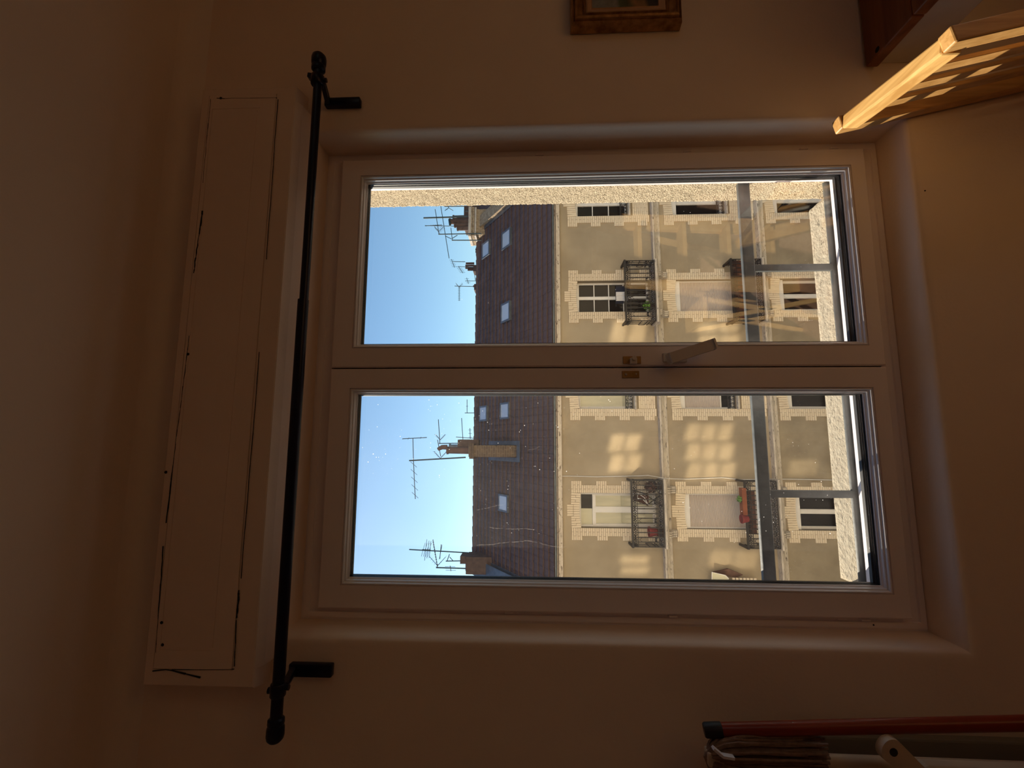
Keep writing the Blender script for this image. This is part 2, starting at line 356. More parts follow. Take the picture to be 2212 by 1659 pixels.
# thin shadow-gap moulding stuck on the frame head
mb = MB().ring(OX0+.006, OX1-.006, OZ0+.002, OZ1-.006, [(0,FY0-.004),(.012,FY0-.004),(.014,FY0+.001),(0,FY0+.001)])
ent('frame_moulding', mb, M['white'], win)
SZ0, SZ1 = .802, 2.106
GZ0, GZ1 = .850, 2.043
def sash(x0, x1, g0, g1, nm, gm, lab):
    o = ent(nm, MB().add([], []), None, win) if False else None
    bl, br, bt, bb = g0-.0135, g1+.0135, GZ1+.0135, GZ0-.0135
    mb = MB(); yf = 1.066; yb = 1.128
    # flat sash face lofted from outer edge to bead line, with a tiny arris
    mb.loft([(x0,x1,SZ0,SZ1,yb),(x0,x1,SZ0,SZ1,yf+.003),(x0+.003,x1-.003,SZ0+.003,SZ1-.003,yf),(bl,br,bb,bt,yf),(bl,br,bb,bt,yf+.004),(bl+.0015,br-.0015,bb+.0015,bt-.0015,yf+.004),(bl+.002,br-.002,bb+.002,bt-.002,yb),(x0,x1,SZ0,SZ1,yb)])
    o = ent(nm, mb, M['white'], win, label=lab)
    # moulded glazing bead: two rolls stepping down to the glass
    b = MB(); prof = [(.0015,1.072),(.004,1.068),(.007,1.067),(.010,1.070),(.0115,1.077),(.013,1.080),(.016,1.0795),(.0185,1.083),(.0195,1.090),(.022,1.094),(.025,1.096),(.027,1.104),(.027,1.112),(.0015,1.112)]; prof = [(.0008+d_*.49, 1.066+(y_-1.066)*.54) for d_, y_ in prof]
    b.ring(bl, br, bb, bt, prof); ent('glazing_bead', b, M['bead'], o, smooth=False)
    g = MB().ring(g0-.002, g1+.002, GZ0-.002, GZ1+.002, [(0,1.086),(.0035,1.086),(.0035,1.0905),(0,1.0905)]); ent('gasket', g, M['gasket'], o)
    g = MB().box(g0-.004, g1+.004, 1.0905, 1.0945, GZ0-.004, GZ1+.004); ent('glass_pane', g, gm, o)
    g = MB().ring(g0-.004, g1+.004, GZ0-.004, GZ1+.004, [(0,1.095),(.006,1.095),(.006,1.104),(0,1.104)]).box(g0, g1, 1.095, 1.104, GZ0, GZ0+.009); ent('spacer_and_shade_strip', g, M['gasket'], o)  # spacer ring, plus a black bottom strip standing in for shade on the sash
    return o
XJ = .1790
sR = sash(XJ+.0018, .7230, .2410, .6655, 'right_sash', M['glassR'], 'white right-hand casement leaf with clean clear pane')
sL = sash(-.3725, XJ-.0018, -.3090, .1166, 'left_sash', M['glassL'], 'white left-hand casement leaf with dusty pane')
sR.name = 'sash'; sL.name = 'sash.001'
M['streak'] = mat('dried_water_mark', (.8,.8,.8), rough=.9)
def streak(pts, wid):
    mb = MB(); P = [at(a_, b_, 1.0902) for a_, b_ in pts]; Q = []
    for i in range(len(P)-1):
        for k in range(6): Q.append(P[i].lerp(P[i+1], k/6)+Vector((random.uniform(-.0006,.0006),0,random.uniform(-.0004,.0004))))
    for i in range(len(Q)-1):
        if random.random() < .12: continue
        d = (Q[i+1]-Q[i]).normalized(); n_ = Vector((-d.z,0,d.x))*wid*random.uniform(.4,1.2)
        mb.prism([((Q[i]+n_).x,(Q[i]+n_).z),((Q[i+1]+n_).x,(Q[i+1]+n_).z),((Q[i+1]-n_).x,(Q[i+1]-n_).z),((Q[i]-n_).x,(Q[i]-n_).z)], 1.0902, 1.0905)
    ent('water_mark', mb, M['streak'], sL)
nts = M['streak'].node_tree; nts.nodes.clear(); o_ = nts.nodes.new('ShaderNodeOutputMaterial'); t_ = nts.nodes.new('ShaderNodeBsdfTranslucent'); t_.inputs[0].default_value = (.55,.5,.48,1); p_ = nts.nodes.new('ShaderNodeBsdfTransparent'); x_ = nts.nodes.new('ShaderNodeMixShader'); x_.inputs[0].default_value = .10
nts.links.new(p_.outputs[0], x_.inputs[1]); nts.links.new(t_.outputs[0], x_.inputs[2]); nts.links.new(x_.outputs[0], o_.inputs[0])
streak([(1057,1139),(1070,1141),(1090,1142),(1110,1143),(1130,1142),(1160,1144)], .0006)
streak([(1030,1178),(1060,1176),(1090,1172),(1120,1170),(1140,1168),(1165,1173),(1190,1180),(1230,1183)], .0006)
streak([(1030,1102),(1050,1098),(1070,1093),(1090,1090)], .0005); streak([(1140,972),(1155,970),(1168,962)], .0004)
ent('meeting_gap', MB().box(XJ-.004,XJ+.004,1.085,1.125,SZ0,SZ1), M['gap'], win)
ent('outer_frame', MB().ring(-.378, .737, .728, 2.20, [(0,1.128),(.045,1.128),(.030,1.160),(.011,1.205),(0,1.205)]), M['white'], win)
ent('outer_mullion', MB().box(XJ-.055,XJ+.055,1.128,1.15,.8,2.18), M['white'], win)
# sloping white weather sill
ent('weather_sill', MB().xprof([(1.118,.835),(1.160,.812),(1.228,.782),(1.228,.765),(1.118,.765)], -.376, .735), M['white'], win, label='white sloping sill strip outside the glass, lit by sun')
# hinges
for px, py in [(845,1316),(1100,1322),(1453,1330),(1817,1335),(1868,1338)]:
    p = at(px, py, 1.08); ent('hinge', MB().cbox(p.x-.0025,p.x+.0025,1.074,1.088,p.z-.010,p.z+.010,.002), M['white'], win)
for px, py in [(1165,336),(1484,328),(1735,323),(1800,322)]:
    p = at(px, py, 1.08); ent('hinge', MB().cbox(p.x-.0025,p.x+.0025,1.074,1.088,p.z-.010,p.z+.010,.002), M['white'], win)
# lever handle on the right leaf
p = at(1455, 773, 1.066)
ent('handle_plate', MB().cbox(p.x-.011,p.x+.011,1.060,1.066,p.z-.030,p.z+.026,.004), M['plastic'], sR)
q0 = at(1458, 771, 1.03); q1 = at(1541, 744, 1.02)
hd = MB(); hd.tube([(p.x,1.066,p.z),(p.x,1.038,p.z)], .0095, 14)
dd = (q1-q0).normalized()
hd.bar(q0-dd*.012, q1, .014, .021, up=(0,1,0), c=.005)
ent('handle_lever', hd, M['plastic'], sR, smooth=True, label='ivory lever handle standing askew over the pane')
# small catch: plate with hook, and its keeper on the left leaf
a = at(1365, 778, 1.066); b = at(1362, 809, 1.066)
k = MB().cbox(a.x-.009,a.x+.009,1.0635,1.066,a.z-.021,a.z+.021,.001); ent('catch_plate', k, M['brass'], sR)
k = MB().cbox(a.x-.012,a.x+.004,1.050,1.064,a.z-.009,a.z+.006,.002).tube([(a.x+.002,1.052,a.z-.002),(a.x+.002,1.046,a.z-.002)],.005,10); ent('catch_hook', k, M['plastic'], sR)
k = MB().cbox(b.x-.0085,b.x+.0085,1.0638,1.066,b.z-.020,b.z+.020,.001); ent('catch_keeper', k, M['brass'], sL)
k = MB().lathe([(.0032,0),(.0026,-.002)], (b.x,1.064,b.z+.011), 12, 'y').lathe([(.002,0),(.001,-.001)], (b.x+.001,1.0638,b.z-.013), 10, 'y'); ent('keeper_screw', k, M['steel'], sL)

# ------------------------------------------------------------------ roller shutter box above the window
BX0, BX1, BZ0, BZ1, BY = -.479, .824, 2.166, 2.392, .937
box = empty('roller_shutter_box', (.17, .99, 2.28), 'long cream boxed-in shutter housing fixed above the window, with a cracked lid', 'shutter box')
e = .012
mb = MB().loft([(BX0-e,BX1+e,BZ0-e*.2,BZ1+e,WY),(BX0,BX1,BZ0,BZ1,BY+.003),(BX0+.003,BX1-.003,BZ0+.003,BZ1-.003,BY),
                (-.4470,.806,2.2107,2.3735,BY),(-.4470,.806,2.2107,2.3735,BY+.006)], close_last=True)
ent('housing', mb, M['boxpaint'], box)
# under-lip of the housing rounding back into the soffit
mb = MB().xprof([(BY+.001,BZ0+.001),(BY+.02,BZ0-.008),(WY,BZ0-.012),(WY,BZ0+.004),(BY+.001,BZ0+.004)], BX0+.035, BX1-.035)
ent('under_board', mb, M['boxpaint'], box)
# the lid, with a planted rim around a flat field; it does not sit quite straight in its rebate
lx0, lx1, lz0, lz1 = -.4462, .8054, 2.2117, 2.3718
mb = MB().loft([(lx0,lx1,lz0,lz1,BY+.005),(lx0,lx1,lz0,lz1,BY-.0012),(lx0+.001,lx1-.001,lz0+.001,lz1-.001,BY-.002),
                (lx0+.035,lx1-.035,lz0+.036,lz1-.010,BY-.002),(lx0+.0355,lx1-.0355,lz0+.0365,lz1-.0105,BY-.0008),(lx0+.041,lx1-.041,lz0+.042,lz1-.014,BY-.0008),(lx0+.0415,lx1-.0415,lz0+.0425,lz1-.0145,BY-.002)], close_last=True)
lid = ent('lid', mb, M['boxpaint'], box)
def crack(pts, wid, par, mtl='gap'):
    P = [at(px, py, BY-.0021) for px, py in pts]; mb = MB()
    for i in range(len(P)-1):
        a, b = P[i], P[i+1]; d = (b-a).normalized(); n_ = Vector((-d.z,0,d.x)); w0 = wid*(.4+random.random()*.9); w1 = wid*(.4+random.random()*.9)
        mb.prism([((a+n_*w0).x,(a+n_*w0).z),((b+n_*w1).x,(b+n_*w1).z),((b-n_*w1).x,(b-n_*w1).z),((a-n_*w0).x,(a-n_*w0).z)], BY-.0022, BY-.0005)
    ent('crack', mb, M[mtl], par)
def jline(p0, p1, n, j=.6):
    return [(p0[0]+(p1[0]-p0[0])*i/n+random.uniform(-j,j), p0[1]+(p1[1]-p0[1])*i/n) for i in range(n+1)]
crack(jline((455,214),(438,395),14), .0006, lid); crack(jline((437,455),(418,590),16,.8), .0014, lid); crack(jline((409,725),(358,1130),26), .0007, lid)
crack(jline((352,1180),(336,1410),14), .0005, lid); crack([(468,212),(485,213),(500,212),(540,212),(598,211)], .0007, lid)
crack(jline((516,1275),(511,1335),9,1.0), .0013, lid); crack(jline((600,214),(575,560),12,.5), .0003, lid); crack(jline((560,760),(520,1250),14,.5), .0003, lid); crack(jline((510,1340),(506,1440),6,.5), .0004, lid)
crack([(329,1450),(345,1448),(358,1447),(372,1449),(400,1456),(432,1464)], .0012, box.children[0]); crack([(370,1447),(430,1447),(505,1446)], .0004, lid)
for px, py in [(477,212),(406,765),(358,1020),(349,1345),(351,1393)]:
    p = at(px, py, BY-.002); ent('screw_head', MB().lathe([(.0032,0),(.0026,-.0012),(.001,-.0018)], (p.x,BY-.0018,p.z), 12, 'y'), M['gap'], lid)

# ------------------------------------------------------------------ curtain rod
RY, RZ, RE0, RE1 = .912, 2.103, -.527, .850
rod = empty('curtain_rod', (.17, WY, RZ), 'dark navy telescopic curtain rod above the window, no curtain on it', 'curtain rod')
ent('outer_tube', MB().tube([(RE0,RY,RZ),(.30,RY,RZ)], .0112, 20), M['rod'], rod, smooth=True)
ent('inner_tube', MB().tube([(.28,RY,RZ-.001),(RE1,RY,RZ-.001)], .0092, 20), M['rod'], rod, smooth=True)
for s, x in ((-1, RE0), (1, RE1)):
    c_ = MB().lathe([(.0115,0),(.0150,s*.003),(.0155,s*.010),(.0140,s*.013),(.0160,s*.018),(.0165,s*.030),(.0150,s*.037),(.0105,s*.042)], (x-s*.012,RY,RZ), 20, 'x')
    ent('finial', c_, M['rod'], rod, smooth=True)
for s, x, zb, zt, wd in ((-1, -.4625, 2.028, 2.118, .0125), (1, .8145, 2.030, 2.117, .0105)):
    b = MB().cbox(x-wd,x+wd,.974,WY,zb,zt,.003); ent('wall_plate', b, M['rod'], rod, smooth=True)
    b = MB().bar((x-.006,.98,zt-.008),(x-.004,RY+.004,RZ-.010),.005,.010).bar((x+.006,.98,zt-.008),(x+.004,RY+.004,RZ-.010),.005,.010)
    ent('bracket_arm', b, M['rod'], rod)
    b = MB().lathe([(.013,-.012),(.0145,-.010),(.0145,.010),(.013,.012)], (x-.004 if s < 0 else x,RY,RZ), 20, 'x').tube([(x,RY,RZ-.010),(x,RY,RZ-.021)], .005, 10)
    if s > 0: b.prism([(x-.006,RZ+.008),(x+.014,RZ+.008),(x+.016,RZ+.021),(x+.006,RZ+.022)], RY-.006, RY+.006)
    else: b.tube([(x-.006,RY,RZ+.010),(x-.006,RY,RZ+.019)], .006, 10)
    ent('rod_holder', b, M['rod'], rod, smooth=True)

# ------------------------------------------------------------------ picture on the wall to the right
pic = empty('framed_picture', (1.15, WY, 1.40), 'gilt moulded frame with a small landscape painting, on the wall right of the window', 'picture')
PX0, PX1, PZ0, PZ1 = .985, 1.315, 1.262, 1.524
mb = MB().ring(PX0,PX1,PZ0,PZ1,[(0,.988),(.001,.966),(.004,.958),(.0075,.962),(.010,.955),(.014,.953),(.017,.958),(.022,.962),(.028,.966),(.031,.962),(.034,.966),(.038,.972),(.038,.988)])
pf = ent('frame_moulding', mb, M['gold'], pic)
ent('inner_slip', MB().ring(PX0+.037,PX1-.037,PZ0+.037,PZ1-.037,[(0,.988),(0,.969),(.003,.967),(.013,.973),(.015,.971),(.016,.988)]), M['goldpale'], pic)
def paintmat():
    mt, nt, out = newmat('landscape_painting'); L = nt.links.new
    p = N(nt, 'ShaderNodeBsdfPrincipled', Roughness=.5); L(p.outputs[0], out.inputs[0])
    tc = N(nt, 'ShaderNodeTexCoord'); sep = N(nt, 'ShaderNodeSeparateXYZ'); L(tc.outputs['Object'], sep.inputs[0])
    no = N(nt, 'ShaderNodeTexNoise', Scale=14.0, Detail=8); L(tc.outputs['Object'], no.inputs['Vector'])
    ad = N(nt, 'ShaderNodeMath', operation='MULTIPLY_ADD'); L(no.outputs[0], ad.inputs[0]); ad.inputs[1].default_value = .07; L(sep.outputs[2], ad.inputs[2])
    ra = N(nt, 'ShaderNodeMapRange'); ra.inputs[1].default_value = 1.325; ra.inputs[2].default_value = 1.50; L(ad.outputs[0], ra.inputs[0])
    cr_ = N(nt, 'ShaderNodeValToRGB'); el = cr_.color_ramp.elements
    el[0].position = 0; el[0].color = (.05,.03,.02,1); el[1].position = 1; el[1].color = (.36,.38,.34,1)
    for po, c_ in ((.22,(.06,.05,.03,1)),(.30,(.42,.22,.07,1)),(.45,(.50,.26,.08,1)),(.55,(.10,.11,.03,1)),(.66,(.13,.15,.06,1)),(.72,(.40,.38,.30,1))):
        e_ = el.new(po); e_.color = c_
    L(ra.outputs[0], cr_.inputs[0])
    n2 = N(nt, 'ShaderNodeTexNoise', Scale=70.0, Detail=4); L(tc.outputs['Object'], n2.inputs['Vector'])
    mx = N(nt, 'ShaderNodeMix', data_type='RGBA', blend_type='MULTIPLY'); mx.inputs[0].default_value = .6; L(cr_.outputs[0], mx.inputs[6]); L(n2.outputs[0], mx.inputs[7])
    L(mx.outputs[2], p.inputs['Base Color']); return mt
ent('canvas', MB().box(PX0+.050,PX1-.050,.978,.984,PZ0+.050,PZ1-.050), paintmat(), pic)

# ------------------------------------------------------------------ wooden chair under the window, to the right
CZ = .925
T0 = atz(2050, 85, CZ); T1 = atz(1812, 270, CZ)
B0 = at(2212, 44, T0.y); B1 = at(2212, 186, T1.y)
lean = (((B0-T0)/(T0.z-B0.z)) + ((B1-T1)/(T1.z-B1.z)))*.5        # offset per metre going down
lean.y = 0.0; lean.z = -1
chair = empty('wooden_chair', (T0.x+.25, (T0.y+T1.y)/2, 0.012), 'pale pine slat-backed chair against the window wall, top rail in the sun', 'chair')
seatd = CZ-.46
def onpost(T, d): return T + lean*d
for T in (T0, T1):
    ent('back_post', MB().bar(onpost(T, -.004), onpost(T, CZ-.012), .030, .026, up=(0,1,0), c=.003), M['pinez'], chair)
up_n = Vector((T1.x-T0.x, T1.y-T0.y, 0)).normalized()
ta, tb = onpost(T0, .016)+up_n*.012, onpost(T1, .016)-up_n*.012
ent('top_rail', MB().bar(ta + Vector((-.004,0,0)), tb + Vector((-.004,0,0)), .030, .034, c=.004), M['pine'], chair, label='sunlit top rail of the chair back')
for f in (.34, .55, .76):
    a = T0.lerp(T1, f)
    ent('back_slat', MB().bar(onpost(a, .030), onpost(a, seatd-.02), .009, .022, up=(0,1,0), c=.002), M['pinez'], chair)
a = onpost(T0, seatd+.01)+up_n*.01; b = onpost(T1, seatd+.01)-up_n*.01
ent('lower_rail', MB().bar(a, b, .022, .04, c=.003), M['pine'], chair)
s0 = onpost(T0, seatd); s1 = onpost(T1, seatd)
ent('seat', MB().cbox(s0.x-.01, s0.x+.37, s0.y-.02, s1.y+.012, .435, .458, .008), M['pine'], chair)
for yy in (s0.y, s1.y-.006):
    ent('front_leg', MB().bar((s0.x+.34,yy,.436),(s0.x+.35,yy,.012),.030,.030,up=(0,1,0),c=.003), M['pinez'], chair)
    ent('stretcher', MB().bar((s0.x+.04,yy,.20),(s0.x+.34,yy,.20),.018,.03,c=.003), M['pine'], chair)

# ------------------------------------------------------------------ worktop and base unit along the wall at far right
WX = .868
wt = empty('wall_table', (1.4, .72, .012), 'dark red-brown wooden table with pale apron against the wall, right of the chair', 'table')
ent('apron', MB().cbox(WX+.014, WX+.034, .47, WY-.001, .715, .8145, .002).cbox(WX+.034, 2.09, .47, .49, .715, .8145, .002), M['cab'], wt)
for lx_ in (WX+.016, 2.045): ent('leg', MB().cbox(lx_, lx_+.045, .472, .517, .012, .8145, .003), M['cab'], wt)
ent('wall_cleat', MB().cbox(WX+.05, 2.10, WY-.03, WY-.0005, .77, .8145, .002), M['cab'], wt)
y = .45; i = 0
bw = [.135,.135,.135,.13]
for wd in bw:
    ent('plank', MB().cbox(WX, 2.12, y+.0004, y+wd-.0004, .815, .842, .0035), M['worktop'], wt); y += wd
p = atz(1895, 107, .842)
ent('knot', MB().lathe([(.007,0),(.006,.0006)], (p.x,p.y,.8418), 12), M['gap'], wt)

# ------------------------------------------------------------------ mop and brush in the lower left corner
cup = empty('low_cupboard', (-.85,.78,.012), 'dull grey-green painted cupboard standing behind the mop', 'cupboard')
pc = at(1690, 1592, .95)
ent('body', MB().cbox(-1.25, pc.x-.0, .955, WY-.016, .012, pc.z-.02, .004), M['bag'], cup)
ent('top_board', MB().cbox(-1.26, pc.x+.004, .945, WY-.016, pc.z-.02, pc.z, .003), M['bag'], cup)
ent('door', MB().cbox(-1.22, pc.x-.075, .947, .955, .05, pc.z-.04, .003), M['bag'], cup)
mop = empty('mop', at(1900, 1610, .90), 'string mop stored head up, grey-brown strands hanging beside an orange-red tube', 'mop')
t0 = at(1524, 1577, .90); t1 = at(2212, 1562, .83); t2 = t0 + (t1-t0)*((t0.z-.02)/(t0.z-t1.z))
broom = empty('broom_tube', (t2.x,t2.y,.012), 'orange-red enamelled broom tube with black end cap leaning upright beside the mop strands', 'broom handle')
dd = (t2-t0).normalized()
ent('tube', MB().tube([t0+dd*.02, t2], .0115, 18), M['tube_o'], broom, smooth=True)
ent('end_cap', MB().tube([t0-dd*.003, t0, t0+dd*.027, t0+dd*.028], [.0105,.0125,.0125,.0115], 18), M['blackp'], broom, smooth=True)
q = at(1732, 1562, .88)
ent('paper_label', MB().bar(q+Vector((0,-.004,.018)), q+Vector((0,-.004,-.018)), .006, .001, up=(0,1,0)), M['cloth_w'], broom, label='small white sticker on the tube')
mc = at(1530, 1634, .895)                               # crown of the mop head
mm = MB()
for i in range(150):
    a_ = random.uniform(0, 2*math.pi); rr = random.uniform(.25, 1)
    ox, oy = math.cos(a_), math.sin(a_)
    L_ = random.uniform(.17, .215)
    P_ = []
    for k in range(9):
        t = k/8; s_ = min(1, t*2.6)
        P_.append((mc.x + ox*.052*rr*math.sin(s_*math.pi/2)*(1+.10*t) + random.uniform(-.0012,.0012), mc.y + oy*.028*rr*math.sin(s_*math.pi/2), mc.z + .006*rr - L_*max(0, t-.05*rr)**1.15 + random.uniform(-.001,.001)))
    mm.tube(P_, .0024, 5)
ent('strands', mm, M['mop'], mop, kind='stuff')
sk = at(1545, 1636, .885)
ent('socket', MB().cbox(mc.x-.012,mc.x+.012,mc.y-.012,mc.y+.012,mc.z-.10,mc.z+.004,.004), M['horn'], mop)
ent('clamp', MB().bar(at(1540,1615,.862), at(1560,1632,.862), .010, .004).bar(at(1560,1632,.862), at(1585,1636,.862), .010, .004), M['cloth_w'], mop)
ent('stick', MB().tube([(mc.x,mc.y,mc.z-.05),(mc.x-.01,mc.y,.012)], .011, 14), M['horn'], mop, smooth=True)
h0 = at(1915, 1612, .84); h1 = at(1985, 1672, .84); dd = (h1-h0).normalized()
br = empty('hand_brush', h1, 'ivory hand brush hanging by the cupboard, its handle pierced with a hanging hole', 'brush')
n_ = Vector((-dd.z,0,dd.x)); pts = []
for k in range(13):
    t = math.pi*k/12; c_ = h0 + dd*.006 - dd*math.sin(t)*.016 + n_*math.cos(t)*.019; pts.append((c_.x,c_.z))
e_ = h0 + dd*.075; pts += [((e_-n_*.012).x,(e_-n_*.012).z),((e_+n_*.012).x,(e_+n_*.012).z)]
ent('handle', MB().prism(pts, .834, .848), M['horn'], br, smooth=True)
hh = h0+dd*.008
ent('hanging_hole', MB().lathe([(.0065,0),(.0065,-.001)], (hh.x,.8345,hh.z), 14, 'y'), M['gap'], br)
w0 = at(1990, 1650, .84); ent('brush_head', MB().cbox(w0.x-.06,w0.x-.0,.828,.858,w0.z-.24,w0.z,.008), M['horn'], br)

# ================================================================== OUTSIDE, OUR OWN FACADE
XO0, XO1, ZO0, ZO1, YO = -.375, .737, .690, 2.26, 1.335
mb = MB().loft([(-9,9,-9,7.5,YO),(XO0,XO1+.03,ZO0,ZO1,YO),(XO0,XO1+.03,ZO0,ZO1,1.16)])
ow = ent('wall_outside', mb, M['extwall'], kind='structure')
# roughcast on the right-hand jamb: really uneven surface
mb = MB(); ny, nz = 40, 420; z0, z1 = .72, 2.26
import mathutils.noise as mn
def rc(u, z):     # u: distance along jamb then round the corner on to the outer face
    yy0 = 1.175; L1 = YO-yy0
    if u < L1-.012: b_, nrm = Vector((XO1, yy0+u, z)), Vector((-1,0,0))
    elif u < L1+.007:
        t = (u-(L1-.012))/.019*math.pi/2; b_, nrm = Vector((XO1+.012-.012*math.cos(t), YO-.012+.012*math.sin(t), z)), Vector((-math.cos(t), math.sin(t), 0))
    else: b_, nrm = Vector((XO1+.012+(u-L1-.007), YO, z)), Vector((0,1,0))
    h = mn.fractal(b_*260, 1.0, 2.0, 3)*.0024 + mn.noise(b_*45)*.0015
    return b_ + nrm*(h+.001)
for j in range(nz+1):
    for i in range(ny+1): mb.v.append(tuple(rc(i/ny*.215, z0+(z1-z0)*j/nz)))
for j in range(nz):
    for i in range(ny):
        a_ = j*(ny+1)+i; mb.f.append((a_,a_+1,a_+ny+2,a_+ny+1))
ent('roughcast_jamb', mb, M['roughcast'], ow, label='sunlit beige roughcast edge of the window opening', smooth=True)
# stone sill slab
mb = MB(); nx, ny = 220, 30
sx0, sx1, sy0, sy1, szt = -.373, .722, 1.205, 1.372, .758
for j in range(ny+1):
    for i in range(nx+1):
        x = sx0+(sx1-sx0)*i/nx; y = sy0+(sy1-sy0)*j/ny; z = szt-.05*(y-sy0)*.3
        p = Vector((x,y,z)); z += mn.fractal(p*70, 1, 2, 3)*.0018
        if j == ny: y += mn.noise(Vector((x*60,0,3)))*.0016; z -= .003
        if i == 0: z -= .004
        if i == nx: z -= .002
        mb.v.append((x,y,z))
for j in range(ny):
    for i in range(nx):
        a_ = j*(nx+1)+i; mb.f.append((a_,a_+1,a_+nx+2,a_+nx+1))
o = ent('stone_sill', mb, M['slab'], win, smooth=True, label='pitted stone sill slab outside the window, in full sun')
ent('stone_sill_body', MB().box(sx0+.001, sx1-.001, sy0, sy1-.001, .69, szt-.004), M['slab'], win)

rail = empty('window_railing', (.1785,1.24,.77), 'grey-painted iron guard rail with square bars fixed across the outside of the window', 'railing')
ent('top_rail', MB().cbox(XO0-.002, XO1+.003, 1.232, 1.248, .999, 1.031, .003), M['grey_iron'], rail)
ent('bottom_rail', MB().cbox(XO0-.002, XO1+.003, 1.2345, 1.2465, .764, .792, .005), M['grey_iron'], rail, smooth=True)
for x in (.1785-.307, .1785, .1785+.307):
    ent('post', MB().cbox(x-.0095, x+.0095, 1.234, 1.2465, .786, 1.001, .002), M['grey_iron'], rail)

# ================================================================== THE STREET AND THE HOUSE OPPOSITE
ent('street', MB().box(-40,40,1.3,12.2,-9.2,-9.0), M['asphalt'], kind='structure')
FYP = 12.0
bld = empty('apartment_building', (2, 12, -9.0), 'ochre stuccoed house across the street with cream brick window surrounds and dark roof', 'building')
Z = lambda r: r + CAMZ
FX0, FX1 = -9.0, 11.0
cols = {'A': 6.70, 'B': 3.96, 'C': 1.34, 'D': -1.695, 'E': -4.70}
OW = .87
rows = {1: (Z(-1.215), dict(A=Z(-2.68), B=Z(-3.20), C=Z(-2.68), D=Z(-3.20), E=Z(-2.68))),
        2: (Z(-3.86), dict(A=Z(-5.32), B=Z(-6.0), C=Z(-5.32), D=Z(-6.0), E=Z(-5.32))),
        3: (Z(-6.60), dict(A=Z(-8.1), B=Z(-8.1), C=Z(-8.1), D=Z(-8.1), E=Z(-8.1)))}
holes = []
for rI, (zt, zb) in rows.items():
    for c_, xc in cols.items(): holes.append((xc-OW/2, xc+OW/2, zb[c_], zt))
def wall_with_holes(x0, x1, z0, z1, y, holes, depth):
    xs = sorted({x0, x1, *[h[0] for h in holes], *[h[1] for h in holes]}); zs = sorted({z0, z1, *[h[2] for h in holes if z0 < h[2] < z1], *[h[3] for h in holes if z0 < h[3] < z1]})
    mb = MB()
    for i in range(len(xs)-1):
        for j in range(len(zs)-1):
            mx, mz = (xs[i]+xs[i+1])/2, (zs[j]+zs[j+1])/2
            if any(h[0] < mx < h[1] and h[2] < mz < h[3] for h in holes): continue
            mb.add([(xs[i],y,zs[j]),(xs[i+1],y,zs[j]),(xs[i+1],y,zs[j+1]),(xs[i],y,zs[j+1])], [(0,1,2,3)])
    for h in holes:
        if h[3] > z0 and h[2] < z1:
            mb.loft([(h[0],h[1],max(h[2],z0),min(h[3],z1),y),(h[0],h[1],max(h[2],z0),min(h[3],z1),y+depth)])
    return mb
ent('upper_wall', wall_with_holes(FX0, FX1, Z(-3.35), Z(-.70), FYP, [h for h in holes if h[3] > Z(-3.3)], .24), M['stucco'], bld)
ent('middle_wall', wall_with_holes(FX0, FX1, Z(-6.15), Z(-3.35), FYP, [h for h in holes if Z(-6.3) < h[3] < Z(-3.4)], .24), M['stucco'], bld)
ent('lower_wall', wall_with_holes(FX0, FX1, -9.0, Z(-6.15), FYP, [h for h in holes if h[3] < Z(-6.3)], .24), M['stucco3'], bld)
ent('core_wall', MB().box(FX0, FX1, FYP+.34, FYP+.5, -9, Z(-.7)), M['gap'], bld)

# string courses and eaves (moulded profiles)
def course(zt, name):
    mb = MB().xprof([(FYP+.02,zt),(FYP-.16,zt-.01),(FYP-.17,zt-.05),(FYP-.13,zt-.075),(FYP-.12,zt-.10),(FYP-.075,zt-.115),(FYP-.06,zt-.155),(FYP-.045,zt-.165),(FYP-.04,zt-.235),(FYP+.02,zt-.245)], FX0, FX1)
    ent(name, mb, M['stone'], bld)
course(Z(-3.29), 'string_course'); course(Z(-6.10), 'string_course')
ent('fascia_board', MB().xprof([(FYP+.02,Z(-.70)),(FYP-.15,Z(-.69)),(FYP-.16,Z(-.60)),(FYP-.23,Z(-.59)),(FYP-.24,Z(-.645)),(FYP-.20,Z(-.66)),(FYP-.12,Z(-.78)),(FYP-.03,Z(-.79)),(FYP+.02,Z(-.80))], FX0, FX1), M['fascia'], bld)
g = MB()
gp = [(FYP-.30+.055*math.cos(t), Z(-.575)+.055*math.sin(t)) for t in [math.pi+math.pi*k/8 for k in range(9)]]
gi = [(FYP-.30+.048*math.cos(t), Z(-.575)+.048*math.sin(t)) for t in [2*math.pi-math.pi*k/8 for k in range(9)]]
ent('gutter', g.xprof(gp+gi, FX0, FX1), M['zinc'], bld)

# ---- brick surrounds
CH = .0535
bmesh_cache = {}
def brick(par, x0, x1, y0, y1, z0, z1, acc, tilt=0.0):
    g = .0036
    if acc is not None:
        if tilt: acc.bar(((x0+x1)/2-math.sin(tilt)*(z1-z0)/2,(y0+y1)/2,z0),((x0+x1)/2+math.sin(tilt)*(z1-z0)/2,(y0+y1)/2,z1), x1-x0-2*g, y1-y0, up=(0,1,0))
        else: acc.box(x0+g, x1-g, y0, y1, z0+g, z1-g)
        return
    key = (round(x1-x0, 3), round(z1-z0, 3), round(y1-y0, 3))
    if key not in bmesh_cache:
        w_, h_, d_ = (x1-x0)/2-g, (z1-z0)/2-g, (y1-y0)/2
        me = MB().cbox(-w_, w_, -d_, d_, -h_, h_, .003).mesh('brick'); me.materials.append(M['brick']); bmesh_cache[key] = me
    o = bpy.data.objects.new('brick', bmesh_cache[key]); COL.objects.link(o); o.parent = par
    o.location = ((x0+x1)/2, (y0+y1)/2 - random.uniform(0, .006), (z0+z1)/2); o.rotation_euler = (0, tilt, 0)
